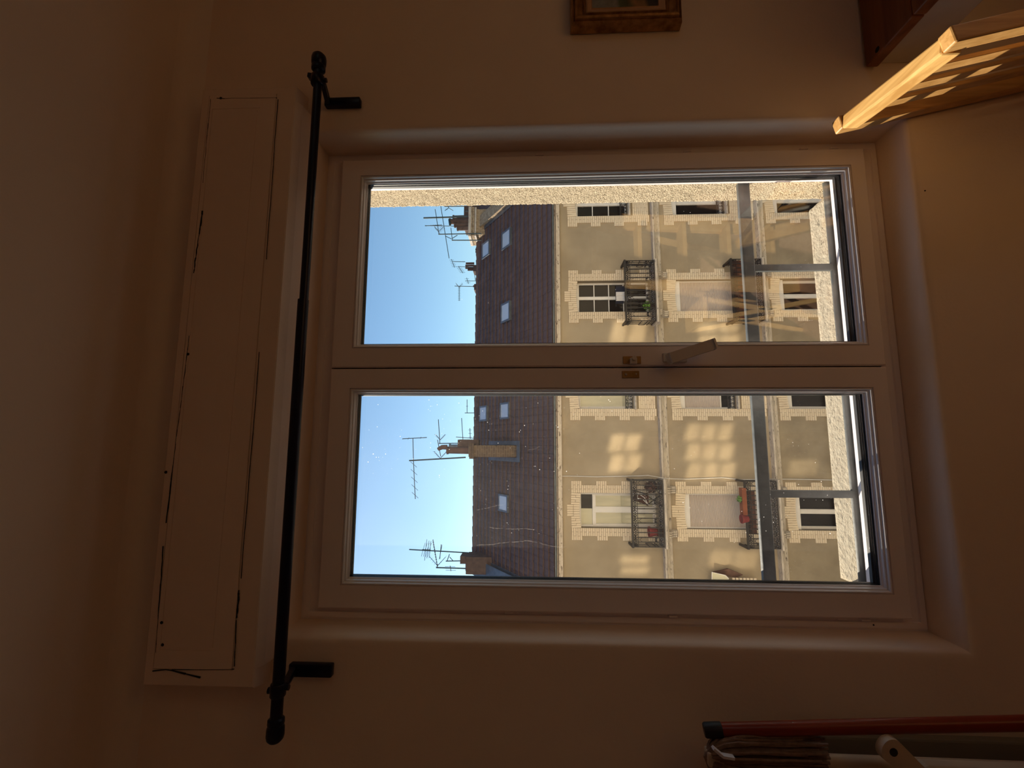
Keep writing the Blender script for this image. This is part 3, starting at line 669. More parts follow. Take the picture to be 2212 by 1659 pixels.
nb_single = [0]
def surround(c_, rI, single):
    xc = cols[c_]; zt, zb = rows[rI][0], rows[rI][1][c_]
    x0, x1 = xc-OW/2, xc+OW/2
    back = MB(); yb = FYP-.012
    top = zt+.20; bot = (Z(-3.29) if rI == 1 else Z(-6.10) if rI == 2 else -9.0)
    root = None
    # mortar backing strips
    back.box(x0-.19, x0+.001, yb, FYP+.15, bot, top); back.box(x1-.001, x1+.19, yb, FYP+.15, bot, top); back.box(x0-.001, x1+.001, yb, FYP+.15, zt+.001, top-.01)
    if zb > bot+.4: back.box(x0, x1, FYP-.004, FYP+.05, bot, zb-.10)
    name = 'brick_surround'
    root = ent(name, back, M['mortar'], bld)
    acc = None if single else MB(); y0, y1 = FYP-.026, FYP+.10
    n = int((top-bot)/CH); limit = n if not single else min(n, int((top-Z(-3.29))/CH))
    for i in range(limit):
        z1_ = top-i*CH; z0_ = z1_-CH
        ln = i % 12 < 5
        for sgn in (-1, 1):
            e0 = x0 if sgn < 0 else x1
            if ln: segs = [(0,.20),(.20,.305)] if i % 2 else [(0,.10),(.10,.305)]
            else: segs = [(0,.20)] if i % 2 else [(0,.10),(.10,.20)]
            for a_, b_ in segs:
                xa, xb = sorted((e0+sgn*a_, e0+sgn*b_)); brick(root, xa, xb, y0, y1, z0_, z1_, acc)
    # segmental arch
    nv = 15; wv = OW/nv
    for k_ in range(nv):
        t = (k_+.5)/nv*2-1; rise = .045*(1-t*t) ; zz = zt-.055+rise
        key = abs(k_-(nv-1)/2) <= 2
        h1 = zt+.20+(.10 if key else .0)+rise*.3
        xx = x0+wv*k_
        if k_ % 2 or key: brick(root, xx, xx+wv, y0-(.006 if key else 0), y1+.12, zz, (zz+h1)/2, acc, tilt=t*.05); brick(root, xx, xx+wv, y0-(.006 if key else 0), y1, (zz+h1)/2, h1, acc, tilt=t*.05)
        else: brick(root, xx, xx+wv, y0, y1+.12, zz, h1, acc, tilt=t*.05)
    if zb > bot+.4:      # brick apron under a window with a sill
        zz = zb-.13; i = 0
        a2 = acc if acc is not None else MB()
        while zz-CH > bot:
            off = .11 if i % 2 else 0
            xx = x0-off
            while xx < x1:
                xa, xb = max(xx, x0), min(xx+.22, x1)
                if xb-xa > .02: a2.box(xa+.003, xb-.003, FYP-.016, FYP+.04, zz-CH+.003, zz-.003)
                xx += .22
            zz -= CH; i += 1
        if acc is None: ent('apron_bricks', a2, M['brick'], root, kind='stuff')
    if acc is not None: ent('bricks', acc, M['brickold'] if rI > 1 and c_ in 'BD' and False else M['brick'], root, kind='stuff')
    if zb > bot+.4:
        ent('stone_ledge', MB().xprof([(FYP+.2,zb),(FYP-.03,zb-.005),(FYP-.08,zb-.02),(FYP-.085,zb-.055),(FYP-.05,zb-.075),(FYP+.2,zb-.12)], x0-.015, x1+.015), M['stone'], root)
    return root
for c_ in 'ABCDE':
    for rI in (1, 2, 3):
        surround(c_, rI, rI == 1 and c_ in 'BD')

# ---- windows of the far house
def far_window(c_, rI, style):
    xc = cols[c_]; zt, zb = rows[rI][0]-.0, rows[rI][1][c_]
    x0, x1 = xc-OW/2+.005, xc+OW/2-.005; y0 = FYP+.16; zt -= .02
    f = ent('far_window_frame', MB().ring(x0, x1, zb, zt, [(0,y0),(.045,y0),(.05,y0+.02),(.05,y0+.06),(0,y0+.06)]), M['fwhite'], bld)
    f.name = 'window_frame'
    gx0, gx1, gz0, gz1 = x0+.045, x1-.045, zb+.05, zt-.05
    def pane(a, b, c, d, m_=None): ent('pane', MB().box(a, b, y0+.035, y0+.042, c, d), m_ or M['fglass'], f)
    if style in ('six', 'six_open'):
        ent('mullion', MB().cbox(xc-.045, xc+.045, y0-.012, y0+.05, zb+.02, zt-.02, .008), M['fwhite'], f)
        zs = [gz0, gz0+(gz1-gz0)/3, gz0+(gz1-gz0)*2/3, gz1]
        if style == 'six_open': zs = [gz0, gz0+.62, gz0+1.02, gz0+1.42, gz1]
        for zz in zs[1:-1]: ent('glazing_bar', MB().box(gx0, gx1, y0, y0+.04, zz-.012, zz+.012), M['fwhite'], f)
        for a, b in ((gx0, xc-.04), (xc+.04, gx1)):
            for j in range(len(zs)-1): pane(a, b, zs[j], zs[j+1])
        ent('head_rail', MB().box(gx0, gx1, y0-.004, y0+.04, gz1-.03, gz1+.01), M['fwhite'], f)
    elif style == 'transom':
        zt_ = gz1-.30
        ent('transom', MB().cbox(gx0, gx1, y0-.01, y0+.05, zt_-.05, zt_+.01, .004), M['fwhite'], f)
        ent('mullion', MB().cbox(xc-.05, xc+.05, y0-.012, y0+.05, zb+.02, zt_, .008), M['fwhite'], f)
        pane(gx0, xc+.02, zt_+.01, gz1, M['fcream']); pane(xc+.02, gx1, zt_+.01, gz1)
        for a, b in ((gx0, xc-.045), (xc+.045, gx1)):
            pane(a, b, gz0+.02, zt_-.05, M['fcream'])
            ent('leaf_frame', MB().ring(a, b, gz0, zt_-.045, [(0,y0-.006),(.03,y0-.006),(.03,y0+.035),(0,y0+.035)]), M['fwhite'], f)
    elif style in ('two', 'two_cream'):
        ent('mullion', MB().cbox(xc-.04, xc+.04, y0-.012, y0+.05, zb+.02, zt-.02, .008), M['fwhite'], f)
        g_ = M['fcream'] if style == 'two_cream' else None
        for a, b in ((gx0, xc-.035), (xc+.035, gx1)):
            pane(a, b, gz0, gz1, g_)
            ent('leaf_frame', MB().ring(a, b, gz0, gz1, [(0,y0-.004),(.022,y0-.004),(.022,y0+.035),(0,y0+.035)]), M['fwhite'], f)
    if rI > 1:   # roller shutter box under the arch
        ent('shutter_housing', MB().cbox(x0-.0, x1+.0, FYP+.06, y0, zt-.15, zt, .006), M['fwhite'], f)
    if style.startswith('shut'):
        low = zb + (.34 if style == 'shut_part' else .0)
        pane(gx0, gx1, gz0, gz1)
        s_ = MB(); zz = zt-.15; k_ = 0
        while zz-.028 > low:
            s_.xprof([(FYP+.115,zz),(FYP+.105,zz-.006),(FYP+.105,zz-.020),(FYP+.115,zz-.026),(FYP+.125,zz-.026),(FYP+.125,zz)], x0+.02, x1-.02); zz -= .028
        ent('shutter_slats', s_, M['shut'], f, kind='stuff')
        ent('bottom_rail', MB().cbox(x0+.02, x1-.02, FYP+.10, FYP+.13, zz-.03, zz, .003), M['fwhite'], f)
        for xx in (x0, x1-.03): ent('guide', MB().box(xx, xx+.03, FYP+.09, FYP+.14, zb, zt-.15), M['fwhite'], f)
    return f
far_window('A', 1, 'six'); far_window('B', 1, 'six_open'); far_window('C', 1, 'two_cream'); far_window('D', 1, 'transom'); far_window('E', 1, 'two')
far_window('A', 2, 'two'); far_window('B', 2, 'shut'); far_window('C', 2, 'shut_part'); far_window('D', 2, 'shut'); far_window('E', 2, 'two')
for c_ in 'ABCDE': far_window(c_, 3, 'two')

# ---- wrought iron: scrolls, balusters
def scroll(mb, c, r, y, turn=1, th=.010, flip=False):
    P_ = []
    for k in range(15):
        t = k/14*math.pi*2.6; rr = r*(1-.68*k/14)
        P_.append((c[0]+turn*rr*math.cos(t), y, c[1]+(-1 if flip else 1)*rr*math.sin(t)))
    mb.tube(P_, th, 4)
def balcony(c_, rI, zf, deep, wid, h, rusty=False):
    xc = cols[c_]; x0, x1 = xc-wid/2, xc+wid/2; yf = FYP-deep
    slab_t = zf
    o = ent('balcony', MB().xprof([(FYP,slab_t),(yf-.03,slab_t),(yf-.035,slab_t-.05),(yf+.0,slab_t-.065),(yf+.03,slab_t-.10),(yf+.10,slab_t-.125),(FYP,slab_t-.13)], x0-.04, x1+.04), M['stone'], bld)
    im = M['iron']; zt = zf+h
    tr = MB().bar((x0,FYP,zt),(x0,yf,zt),.05,.045).bar((x1,FYP,zt),(x1,yf,zt),.05,.045).bar((x0-.025,yf,zt),(x1+.025,yf,zt),.05,.045)
    ent('hand_rail', tr, im, o)
    for dz in (.15, h-.13):
        lr = MB().bar((x0,FYP,zf+dz),(x0,yf,zf+dz),.016,.014).bar((x1,FYP,zf+dz),(x1,yf,zf+dz),.016,.014).bar((x0,yf,zf+dz),(x1,yf,zf+dz),.016,.014)
        ent('stretcher_rail', lr, im, o)
    ent('bottom_rail', MB().bar((x0,FYP,zf+.03),(x0,yf,zf+.03),.02,.02).bar((x1,FYP,zf+.03),(x1,yf,zf+.03),.02,.02).bar((x0,yf,zf+.03),(x1,yf,zf+.03),.02,.02), im, o)
    n = 14; bmh = None
    for k_ in range(n+1):
        x = x0+wid*k_/n
        b_ = MB().box(x-.010,x+.010,yf-.010,yf+.010,zf+.03,zt)
        b_.lathe([(.007,-.02),(.017,0),(.007,.02)], (x,yf,zf+h*.62), 6)
        ent('baluster', b_, im, o)
    for x in (x0, x1):
        for k_ in range(1, 4):
            yy = FYP-deep*k_/4; ent('baluster', MB().box(x-.007,x+.007,yy-.007,yy+.007,zf+.03,zt), im, o)
    s_ = MB()
    for k_ in range(n):
        x = x0+wid*(k_+.5)/n; tn = 1 if k_ % 2 else -1
        scroll(s_, (x, zt-.075), .040, yf, tn); scroll(s_, (x, zf+.09), .042, yf, -tn)
        if k_ % 4 == 1:
            s_.tube([(x-.05,yf,zt-.22),(x,yf,zt-.16),(x+.05,yf,zt-.22)], .006, 4)
            scroll(s_, (x-.028, zf+.22), .022, yf, 1); scroll(s_, (x+.028, zf+.22), .022, yf, -1)
        s_.tube([(x-wid/n/2,yf,zf+.16),(x,yf,zf+.27),(x+wid/n/2,yf,zf+.16)], .005, 4)
    for x in (x0, x1):
        for k_ in range(4):
            yy = FYP-deep*(k_+.5)/4
            P_ = [(x, yy+.04*(1-.6*q/12)*math.cos(q/12*15), zt-.075+.04*(1-.6*q/12)*math.sin(q/12*15)) for q in range(13)]; s_.tube(P_, .006, 4)
            P_ = [(x, yy+.05*math.cos(q/12*6.28), zf+.30+.09*math.sin(q/12*6.28)) for q in range(13)]; s_.tube(P_, .006, 4)
    ent('scrollwork', s_, im, o, kind='stuff')
    # stone consoles carrying the slab
    for sx in (-1, 1):
        xx = xc+sx*(OW/2+.10); zz = zf-.13
        c2 = MB()
        for q in range(3): c2.xprof([(FYP,zz),(FYP-.30,zz),(FYP-.31,zz-.06),(FYP-.24,zz-.11),(FYP-.17,zz-.16),(FYP-.15,zz-.25),(FYP-.09,zz-.29),(FYP,zz-.31)], xx-.075+q*.052, xx-.075+q*.052+.042)
        c2.box(xx-.085, xx+.085, FYP-.08, FYP, zz-.30, zz)
        ent('console', c2, M['stone'], o)
    return o
ZF1, ZF2 = Z(-3.24), Z(-5.98)
bB1 = balcony('B', 1, ZF1, .46, 1.62, .78); bD1 = balcony('D', 1, ZF1, .46, 1.58, .78)
bB2 = balcony('B', 2, ZF2, .46, 1.62, .78); bD2 = balcony('D', 2, ZF2, .46, 1.58, .78)
def guard(c_, rI):
    xc = cols[c_]; zb = rows[rI][1][c_]; o = MB(); y = FYP+.02
    o.bar((xc-OW/2,y,zb+.20),(xc+OW/2,y,zb+.20),.025,.02).bar((xc-OW/2,y,zb+.03),(xc+OW/2,y,zb+.03),.015,.015)
    n = 9
    for k_ in range(n):
        x = xc-OW/2+OW*(k_+.5)/n; scroll(o, (x, zb+.145), .040, y, 1 if k_ % 2 else -1, .008); scroll(o, (x, zb+.075), .034, y, -1 if k_ % 2 else 1, .008, True)
    ent('window_guard', o, M['iron'], bld)
for c_ in 'ACE':
    for rI in (1, 2): guard(c_, rI)

# ---- things on the balconies
def pot(name, x, y, z, r, h, mt, lab, cat, group=None):
    o = ent(name, MB().lathe([(r*.7,0),(r,h*.8),(r*1.08,h*.8),(r*1.08,h),(r*.9,h),(r*.85,h*.85)], (x,y,z), 14), mt)
    tag(o, lab, cat, group); return o
def bush(par, c, r, n, mt, nm='foliage', s=.03):
    mb = MB()
    for i in range(n):
        d = Vector((random.gauss(0,1),random.gauss(0,1),random.gauss(0,1))).normalized()*r*random.uniform(.35,1)
        p = Vector(c)+d; a = Vector((random.uniform(-1,1),random.uniform(-1,1),random.uniform(-1,1))).normalized()*s; b = a.cross(d).normalized()*s*.5
        mb.add([p-a,p+b,p+a,p-b], [(0,1,2,3)])
    return ent(nm, mb, mt, par, kind='stuff')
p = at(1413, 1052, 11.66)
o = pot('potted_shrub', p.x, 11.68, ZF1, .09, .14, M['pot'], 'dark round dry shrub in a pot at the right end of the upper left balcony', 'plant'); bush(o, (p.x,11.68,ZF1+.27), .17, 700, M['bush'])
p = at(1428, 1150, 11.66)
o = pot('flower_pot', p.x, 11.70, ZF1+.16, .12, .20, M['flower'], 'plum-red flower pot at the left end of the upper left balcony', 'flower pot', 'red flower pots on the left balconies')
ent('pot_stand', MB().cbox(p.x-.10,p.x+.10,11.6,11.8,ZF1,ZF1+.16,.01), M['rust'], o)
# folding chair on the upper left balcony
p = at(1395, 1080, 11.72); x = p.x
fc = empty('folding_chair', (x,11.72,ZF1), 'dark folding chair with pale piping on the upper left balcony', 'chair')
ent('back_cloth', MB().bar((x+.10,11.70,ZF1+.70),(x-.02,11.70,ZF1+.36),.02,.20,up=(1,0,0)), M['rust'], fc)
fr_ = MB()
fr_.tube([(x+.16,11.66,ZF1+.74),(x+.17,11.66,ZF1+.60),(x+.06,11.66,ZF1+.44),(x-.10,11.66,ZF1+.36)], .011, 6); fr_.tube([(x+.16,11.66,ZF1+.60),(x+.05,11.66,ZF1+.62)], .010, 6)
fr_.tube([(x+.05,11.66,ZF1+.62),(x+.02,11.66,ZF1+.48),(x-.12,11.66,ZF1+.34)], .011, 6)
ent('pale_frame', fr_, M['cloth_w'], fc)
ent('legs', MB().tube([(x-.10,11.66,ZF1+.36),(x+.16,11.7,ZF1)], .012, 6).tube([(x+.10,11.70,ZF1+.36),(x-.14,11.7,ZF1)], .012, 6).tube([(x+.26,11.66,ZF1+.78),(x+.14,11.66,ZF1+.36)], .015, 6), M['iron'], fc)
ent('seat_cloth', MB().box(x-.14,x+.16,11.66,11.86,ZF1+.34,ZF1+.365), M['rust'], fc)
# washing and greenery on the upper right balcony
p = at(1352, 645, 11.70)
dr = empty('laundry_rack', (p.x,11.72,ZF1), 'folding rack of white and navy washing on the upper right balcony', 'laundry')
ent('rack_frame', MB().tube([(p.x-.26,11.72,ZF1),(p.x+.10,11.72,ZF1+1.02)], .01, 6).tube([(p.x+.26,11.72,ZF1),(p.x-.10,11.72,ZF1+1.02)], .01, 6).tube([(p.x-.20,11.72,ZF1+1.0),(p.x+.30,11.72,ZF1+1.0)], .01, 6), M['iron'], dr)
for k_, (dx, wdt, ht, mm_) in enumerate([(.26,.16,.34,'cloth_b'),(.12,.12,.26,'cloth_w'),(.0,.14,.30,'cloth_w'),(-.10,.07,.2,'cloth_b')]):
    P_ = [(p.x+dx+wdt*(t/6-.5), 11.70+.012*math.sin(t*2.1)) for t in range(7)]
    mb = MB()
    for (xa, ya) in P_: mb.v += [(xa,ya,ZF1+1.0),(xa,ya+.01*math.sin(xa*80),ZF1+1.0-ht)]
    for q in range(6): mb.f.append((2*q,2*q+2,2*q+3,2*q+1))
    me = mb.mesh('garment'); o = ent('garment', me, M[mm_], dr); md = o.modifiers.new('t', 'SOLIDIFY'); md.thickness = .008
p = at(1398, 660, 11.62)
o = pot('green_planter', p.x, 11.64, ZF1+.02, .07, .12, M['pot'], 'bright green trailing plant on the upper right balcony', 'plant'); bush(o, (p.x,11.63,ZF1+.20), .13, 260, M['leaf'], s=.03)
# lower left balcony
zt2 = ZF2+.78
pa, pb = at(1605, 1054, 11.50), at(1605, 1112, 11.50)
tr = empty('flower_trough', ((pa.x+pb.x)/2,11.5,zt2), 'rust-red flower trough hooked over the lower left balcony rail', 'planter')
ent('trough', MB().xprof([(11.44,zt2+.015),(11.42,zt2+.13),(11.58,zt2+.13),(11.56,zt2+.015)], pb.x, pa.x), M['orangepot'], tr)
bush(tr, ((pa.x+pb.x)/2+.05,11.50,zt2+.15), .08, 120, M['leaf'], s=.03)
p = at(1606, 1121, 11.46); o = pot('flower_pot', p.x, 11.46, zt2+.0, .10, .17, M['flower'], 'round dark red pot beside the trough on the lower left balcony rail', 'flower pot', 'red flower pots on the left balconies')
ent('reed_screen', MB().box(cols['D']-.45, cols['D']+.55, 11.55, 11.565, ZF2+.55, ZF2+.76), M['rust'], bD2)
ent('reed_screen', MB().box(cols['B']-.78, cols['B']+.78, 11.55, 11.565, ZF2+.45, ZF2+.76), M['rust'], bB2)

# glazed windbreak at the far left, lower balcony
wb = empty('glass_windbreak', (-4.2,11.7,ZF2+.2), 'frosted glass windbreak with pale blinds on the facade, at the far left of the view', 'windbreak')
g0_ = at(1540, 1236, 11.75)
def pxpoly(pts, y): return [(at(a_, b_, y).x, at(a_, b_, y).z) for a_, b_ in pts]
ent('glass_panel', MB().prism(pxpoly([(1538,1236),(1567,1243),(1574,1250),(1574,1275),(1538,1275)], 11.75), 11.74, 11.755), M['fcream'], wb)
ent('panel_frame', MB().tube([at(1538,1275,11.74),at(1538,1236,11.74),at(1567,1243,11.74),at(1574,1250,11.74)], .012, 6), M['fwhite'], wb)
ent('awning', MB().prism(pxpoly([(1540,1235),(1560,1231),(1572,1228),(1580,1231),(1604,1241),(1590,1246),(1573,1245),(1560,1240)], 11.9), 11.86, 11.92), M['pot'], wb)
for k_ in range(7): ent('blind_slat', MB().cbox(g0_.x-.9,g0_.x-.13,11.76,11.80,g0_.z-.53-k_*.085,g0_.z-.465-k_*.085,.01), M['brick'], wb)

# cable down the facade
P_ = []
for k_, (px, py) in enumerate([(1192,1028.5),(1230,1028.5),(1290,1030),(1380,1028),(1400,1027),(1440,1034),(1480,1035),(1560,1032),(1600,1036),(1700,1035),(1800,1037)]):
    p = at(px, py, 11.97 if px < 1395 or px > 1450 else 11.80); P_.append(p)
o = ent('facade_cable', MB().tube(P_, .009, 5), M['fwhite']); tag(o, 'thin pale cable running down the opposite facade beside the left balconies', 'cable')

# ---- roof
RE_Y, RE_Z, RR_Y, RR_Z = 11.74, 1.03, 15.5, Z(1.905)
slope = math.atan2(RR_Z-RE_Z, RR_Y-RE_Y); SL = math.hypot(RR_Z-RE_Z, RR_Y-RE_Y)
def onroof(px, py):
    d = ray(px, py); m_ = math.tan(slope)
    # z = RE_Z + (y-RE_Y)*m
    t = (RE_Z-CAMZ-RE_Y*m_)/(d.z-d.y*m_); return EYE+d*t
def roofpt(x, s, h=0):
    return Vector((x, RE_Y+s*math.cos(slope)-h*math.sin(slope), RE_Z+s*math.sin(slope)+h*math.cos(slope)))
XL, XR = -3.75, 7.55
roof = ent('roof', MB().add([roofpt(FX0,0,-.02),roofpt(FX1,0,-.02),roofpt(FX1,SL,-.02),roofpt(FX0,SL,-.02),(FX0,19.2,1.0),(FX1,19.2,1.0),roofpt(FX0,0,-.10),roofpt(FX1,0,-.10)], [(0,1,2,3),(3,2,5,4),(0,6,7,1)]), M['tile'], bld)
NR = 19; TW = .205; TL = SL/NR
def tile_mesh(mb, x, s, jit):
    prof = [(0,.012),(.025,.021),(.055,.023),(.085,.014),(.11,.010),(TW-.004,.012)]
    b = len(mb.v); L_ = TL+.04
    for (s_, dh) in ((s, .040+jit), (s+L_, -.004)):
        for (dx, h) in prof: mb.v.append(tuple(roofpt(x+dx, s_, h+dh)))
    for (dx, h) in prof: mb.v.append(tuple(roofpt(x+dx, s, h+.040+jit-.034)))
    n = len(prof)
    for i in range(n-1):
        mb.f.append((b+i,b+i+1,b+n+i+1,b+n+i)); mb.f.append((b+2*n+i,b+2*n+i+1,b+i+1,b+i))
ntx = int((XR-XL)/TW); proto_t = None; acc = MB(); cnt = 0
for r_ in range(NR):
    for c2 in range(ntx):
        x = XL+c2*TW+(TW/2 if False else 0)
        if r_ < 5:
            if proto_t is None:
                pm = MB(); tile_mesh(pm, 0, 0, 0); pm.v = [tuple(Vector(v)-roofpt(0,0)) for v in pm.v]; proto_t = pm.mesh('roof_tile'); proto_t.materials.append(M['tile'])
            o = bpy.data.objects.new('roof_tile', proto_t); COL.objects.link(o); o.parent = roof; o.location = roofpt(x, r_*TL, random.uniform(0,.004)); o.rotation_euler = (random.uniform(-.012,.012),0,random.uniform(-.006,.006)); cnt += 1
        else: tile_mesh(acc, x, r_*TL, random.uniform(-.003,.005))
ent('upper_tiles', acc, M['tile'], roof, kind='stuff')
rt = MB()
x = XL
while x < XR-.1:
    rt.tube([(x,RR_Y,RR_Z-.03),(x+.34,RR_Y,RR_Z-.02),(x+.345,RR_Y,RR_Z-.03)], [.085,.095,.09], 10); x += .33
ent('ridge_tiles', rt, M['tile'], roof, kind='stuff')
# parapets between the houses, capped in zinc
for sgn, xp in ((1, XR), (-1, XL)):
    w_ = .42*sgn
    a, b = roofpt(xp, -.1), roofpt(xp, SL+.1)
    pr = MB().add([(xp,a.y,a.z),(xp,b.y,b.z),(xp,b.y,b.z+.20),(xp,a.y,a.z+.16),(xp+w_,a.y,a.z),(xp+w_,b.y,b.z),(xp+w_,b.y,b.z+.20),(xp+w_,a.y,a.z+.16)], [(0,1,2,3),(4,5,6,7),(3,2,6,7),(0,3,7,4),(1,5,6,2),(0,4,5,1)])
    ent('parapet', pr, M['chbrickl'] if sgn > 0 else M['chbrickd'], bld)
    cp_ = MB().bar((xp+w_*.4,a.y,a.z+.18),(xp+w_*.4,b.y,b.z+.22),.52 if sgn < 0 else .40,.03)
    ent('capping', cp_, M['zinc'] if sgn < 0 else M['chbrickl'], bld)
    n_s = 7
    for k_ in range(n_s):
        q = roofpt(xp-sgn*.06, SL*(k_+.5)/n_s, .045); ent('step_flashing', MB().bar(roofpt(xp-sgn*.06, SL*k_/n_s, .05), roofpt(xp-sgn*.06, SL*(k_+.96)/n_s, .06), .14, .02), M['zinc'], bld)
# skylights
for (px0, py0, px1, py1) in [(1049,526,1058.5,553),(1092,502,1104,533),(1090,658,1103,692),(1043.7,881.5,1053,905.4),(1089,874.6,1101,900.4),(1085.5,1071.5,1098,1101)]:
    c0 = onroof((px0+px1)/2, (py0+py1)/2); s = (c0.y-RE_Y)/math.cos(slope)
    hw = .5*abs(onroof(px0,py0).x-onroof(px0,py1).x); hl = .5*((onroof(px0,py0).y-onroof(px1,py0).y)/math.cos(slope))
    hl = max(hl, .22); hw = min(max(hw, .20), .26)
    fr_ = MB()
    for (xa, xb, sa, sb) in ((c0.x-hw-.05,c0.x+hw+.05,s-hl-.05,s-hl),(c0.x-hw-.05,c0.x+hw+.05,s+hl,s+hl+.05),(c0.x-hw-.05,c0.x-hw,s-hl,s+hl),(c0.x+hw,c0.x+hw+.05,s-hl,s+hl)):
        P8 = [roofpt(xa,sa,.0),roofpt(xb,sa,.0),roofpt(xb,sb,.0),roofpt(xa,sb,.0),roofpt(xa,sa,.10),roofpt(xb,sa,.10),roofpt(xb,sb,.10),roofpt(xa,sb,.10)]
        fr_.add(P8, [(0,3,2,1),(4,5,6,7),(0,1,5,4),(1,2,6,5),(2,3,7,6),(3,0,4,7)])
    sk_ = ent('skylight', fr_, M['zinc'], roof)
    P8 = [roofpt(c0.x-hw,s-hl,.06),roofpt(c0.x+hw,s-hl,.06),roofpt(c0.x+hw,s+hl,.06),roofpt(c0.x-hw,s+hl,.06),roofpt(c0.x-hw,s-hl,.085),roofpt(c0.x+hw,s-hl,.085),roofpt(c0.x+hw,s+hl,.085),roofpt(c0.x-hw,s+hl,.085)]
    g_ = ent('skylight_pane', MB().add(P8, [(0,3,2,1),(4,5,6,7),(0,1,5,4),(1,2,6,5),(2,3,7,6),(3,0,4,7)]), M['skyglass'], roof)

# ---- chimneys: courses of real bricks
def stack(name, x0, x1, y0, y1, z0, z1, mt, crown=.04, par=None, **k):
    core = MB().box(x0+.006,x1-.006,y0+.006,y1-.006,z0,z1-.002)
    o = ent(name, core, M['mortar'] if mt != 'chbrickd' else M['chbrickd'], par); 
    if k: tag(o, k.get('lab'), k.get('cat'), k.get('group'))
    bk = MB(); z = z0; i = 0; ch = .068
    while z+ch <= z1+.001:
        g = .008; ex = crown if z > z1-.20 else 0
        off = .11 if i % 2 else 0
        for (ya, yb) in ((y0-ex, y0+.05), (y1-.05, y1+ex)):
            x = x0-ex-off
            while x < x1+ex:
                xa, xb = max(x, x0-ex), min(x+.22, x1+ex)
                if xb-xa > .03: bk.box(xa+.005, xb-.005, ya+random.uniform(0,.006), yb, z+g, z+ch)
                x += .22
        for (xa, xb) in ((x0-ex, x0+.05), (x1-.05, x1+ex)):
            y = y0-ex+.05-off
            while y < y1+ex-.05:
                ya, yb = max(y, y0-ex+.052), min(y+.22, y1+ex-.052)
                if yb-ya > .03: bk.box(xa, xb, ya+.005, yb-.005, z+g, z+ch)
                y += .22
        z += ch; i += 1
    ent('bricks', bk, M[mt], o, kind='stuff'); return o
def cpot(par, x, y, z, r, h, lean=0, mt='pot', cowl=False, square=False):
    n = 12
    mb = MB().tube([(x,y,z),(x+lean*.5,y,z+h*.5),(x+lean,y,z+h*.93),(x+lean,y,z+h*.93),(x+lean,y,z+h)], [r*1.1,r,r*.95,r*1.15,r*1.15], n)
    return ent('chimney_pot', mb, M[mt], par, smooth=True)
# left-pane chimney standing in the front slope
cb = onroof(1118, 975); ct = at(1012, 974, cb.y)
chm = stack('chimney', cb.x-.17, cb.x+.17, cb.y, cb.y+.9, cb.z-.1, ct.z, 'chbrick', .05, par=bld)
for (sx_, w_) in ((-1, .0), (1, .0)):
    n_f = 12
    for k_ in range(n_f):
        s0_ = (cb.y-RE_Y)/math.cos(slope) - .12 + k_*.145
        ent('step_flashing', MB().bar(roofpt(cb.x+sx_*(.24+.004*k_*0), s0_, .06), roofpt(cb.x+sx_*.24, s0_+.13, .075), .12, .025), M['zinc'], chm)
ent('flashing_apron', MB().bar(roofpt(cb.x-.3,(cb.y-RE_Y)/math.cos(slope)-.14,.06), roofpt(cb.x+.3,(cb.y-RE_Y)/math.cos(slope)-.14,.06), .16, .02, up=(0,-math.sin(slope),math.cos(slope))), M['zinc'], chm)
def P13(px, py, y=None): return at(px, py, y if y else cb.y+.3)
pA = P13(1010, 972); h_ = P13(965, 972).z-pA.z
cpot(chm, P13(1005,973).x, cb.y+.30, ct.z-.03, .10, P13(963,973).z-ct.z)
cpot(chm, P13(1000,966).x, cb.y+.65, ct.z-.05, .085, P13(962,966).z-ct.z, mt='zinc')
ent('chimney_cowl', MB().tube([P13(966,966),P13(955,966),P13(949,969),P13(946,971)], [.075,.07,.06,.05], 10), M['pot'], chm)
ent('chimney_shoulder', MB().box(P13(1000,957).x-.12,P13(1000,957).x+.10,cb.y+.35,cb.y+.7,ct.z-.25,P13(988,957).z), M['chbrickd'], chm)

# right-hand chimneys on the party wall near the ridge
def yat(y): return lambda px, py: at(px, py, y)
F = yat(15.2)
a, b = F(1062,512), F(1024,458)
ch2 = stack('chimney', a.x, b.x, 15.0, 15.7, a.z-.3, F(1018,480).z, 'chbrickl', .06, par=bld)
ent('stone_cap', MB().cbox(a.x-.08,b.x+.06,14.93,15.75,F(1020,480).z,F(1014,480).z,.01), M['stone'], ch2)
ent('stone_band', MB().cbox(a.x-.06,b.x+.05,14.95,15.73,F(1031,480).z,F(1027,480).z,.01), M['stone'], ch2)
for (px_t, py, r_) in ((976,467,.085),(968,475,.10),(979,483,.085),(985,490,.085)):
    q = F(1014, py); cpot(ch2, q.x, 15.3, q.z-.12, r_, F(px_t,py).z-q.z+.1, mt='chbrickd')
ent('pot_hood', MB().tube([F(972,488),F(972,481),F(970,474)], [.03,.05,.03], 6), M['ant'], ch2)
a, b = F(1060,470), F(1003,436)
ch3 = stack('chimney', a.x+.02, b.x+.25, 15.9, 16.6, a.z-.5, at(1003,450,16.0).z, 'chbrickd', .0, par=bld)
ent('red_brick_patch', MB().box(at(1040,444,15.85).x,at(1040,430,15.85).x+.2,15.8,15.9,at(1052,440,15.85).z,at(1034,440,15.85).z), M['potred'], ch3)
ent('wall_stay', MB().tube([F(1005,456),F(1062,457)], .02, 5), M['ant'], ch3)
ng = ent('neighbour_gable', MB().box(XR+.35, XR+4, 14.2, 16.0, 1.0, at(1062,440,14.8).z), M['chbrickl'], bld)

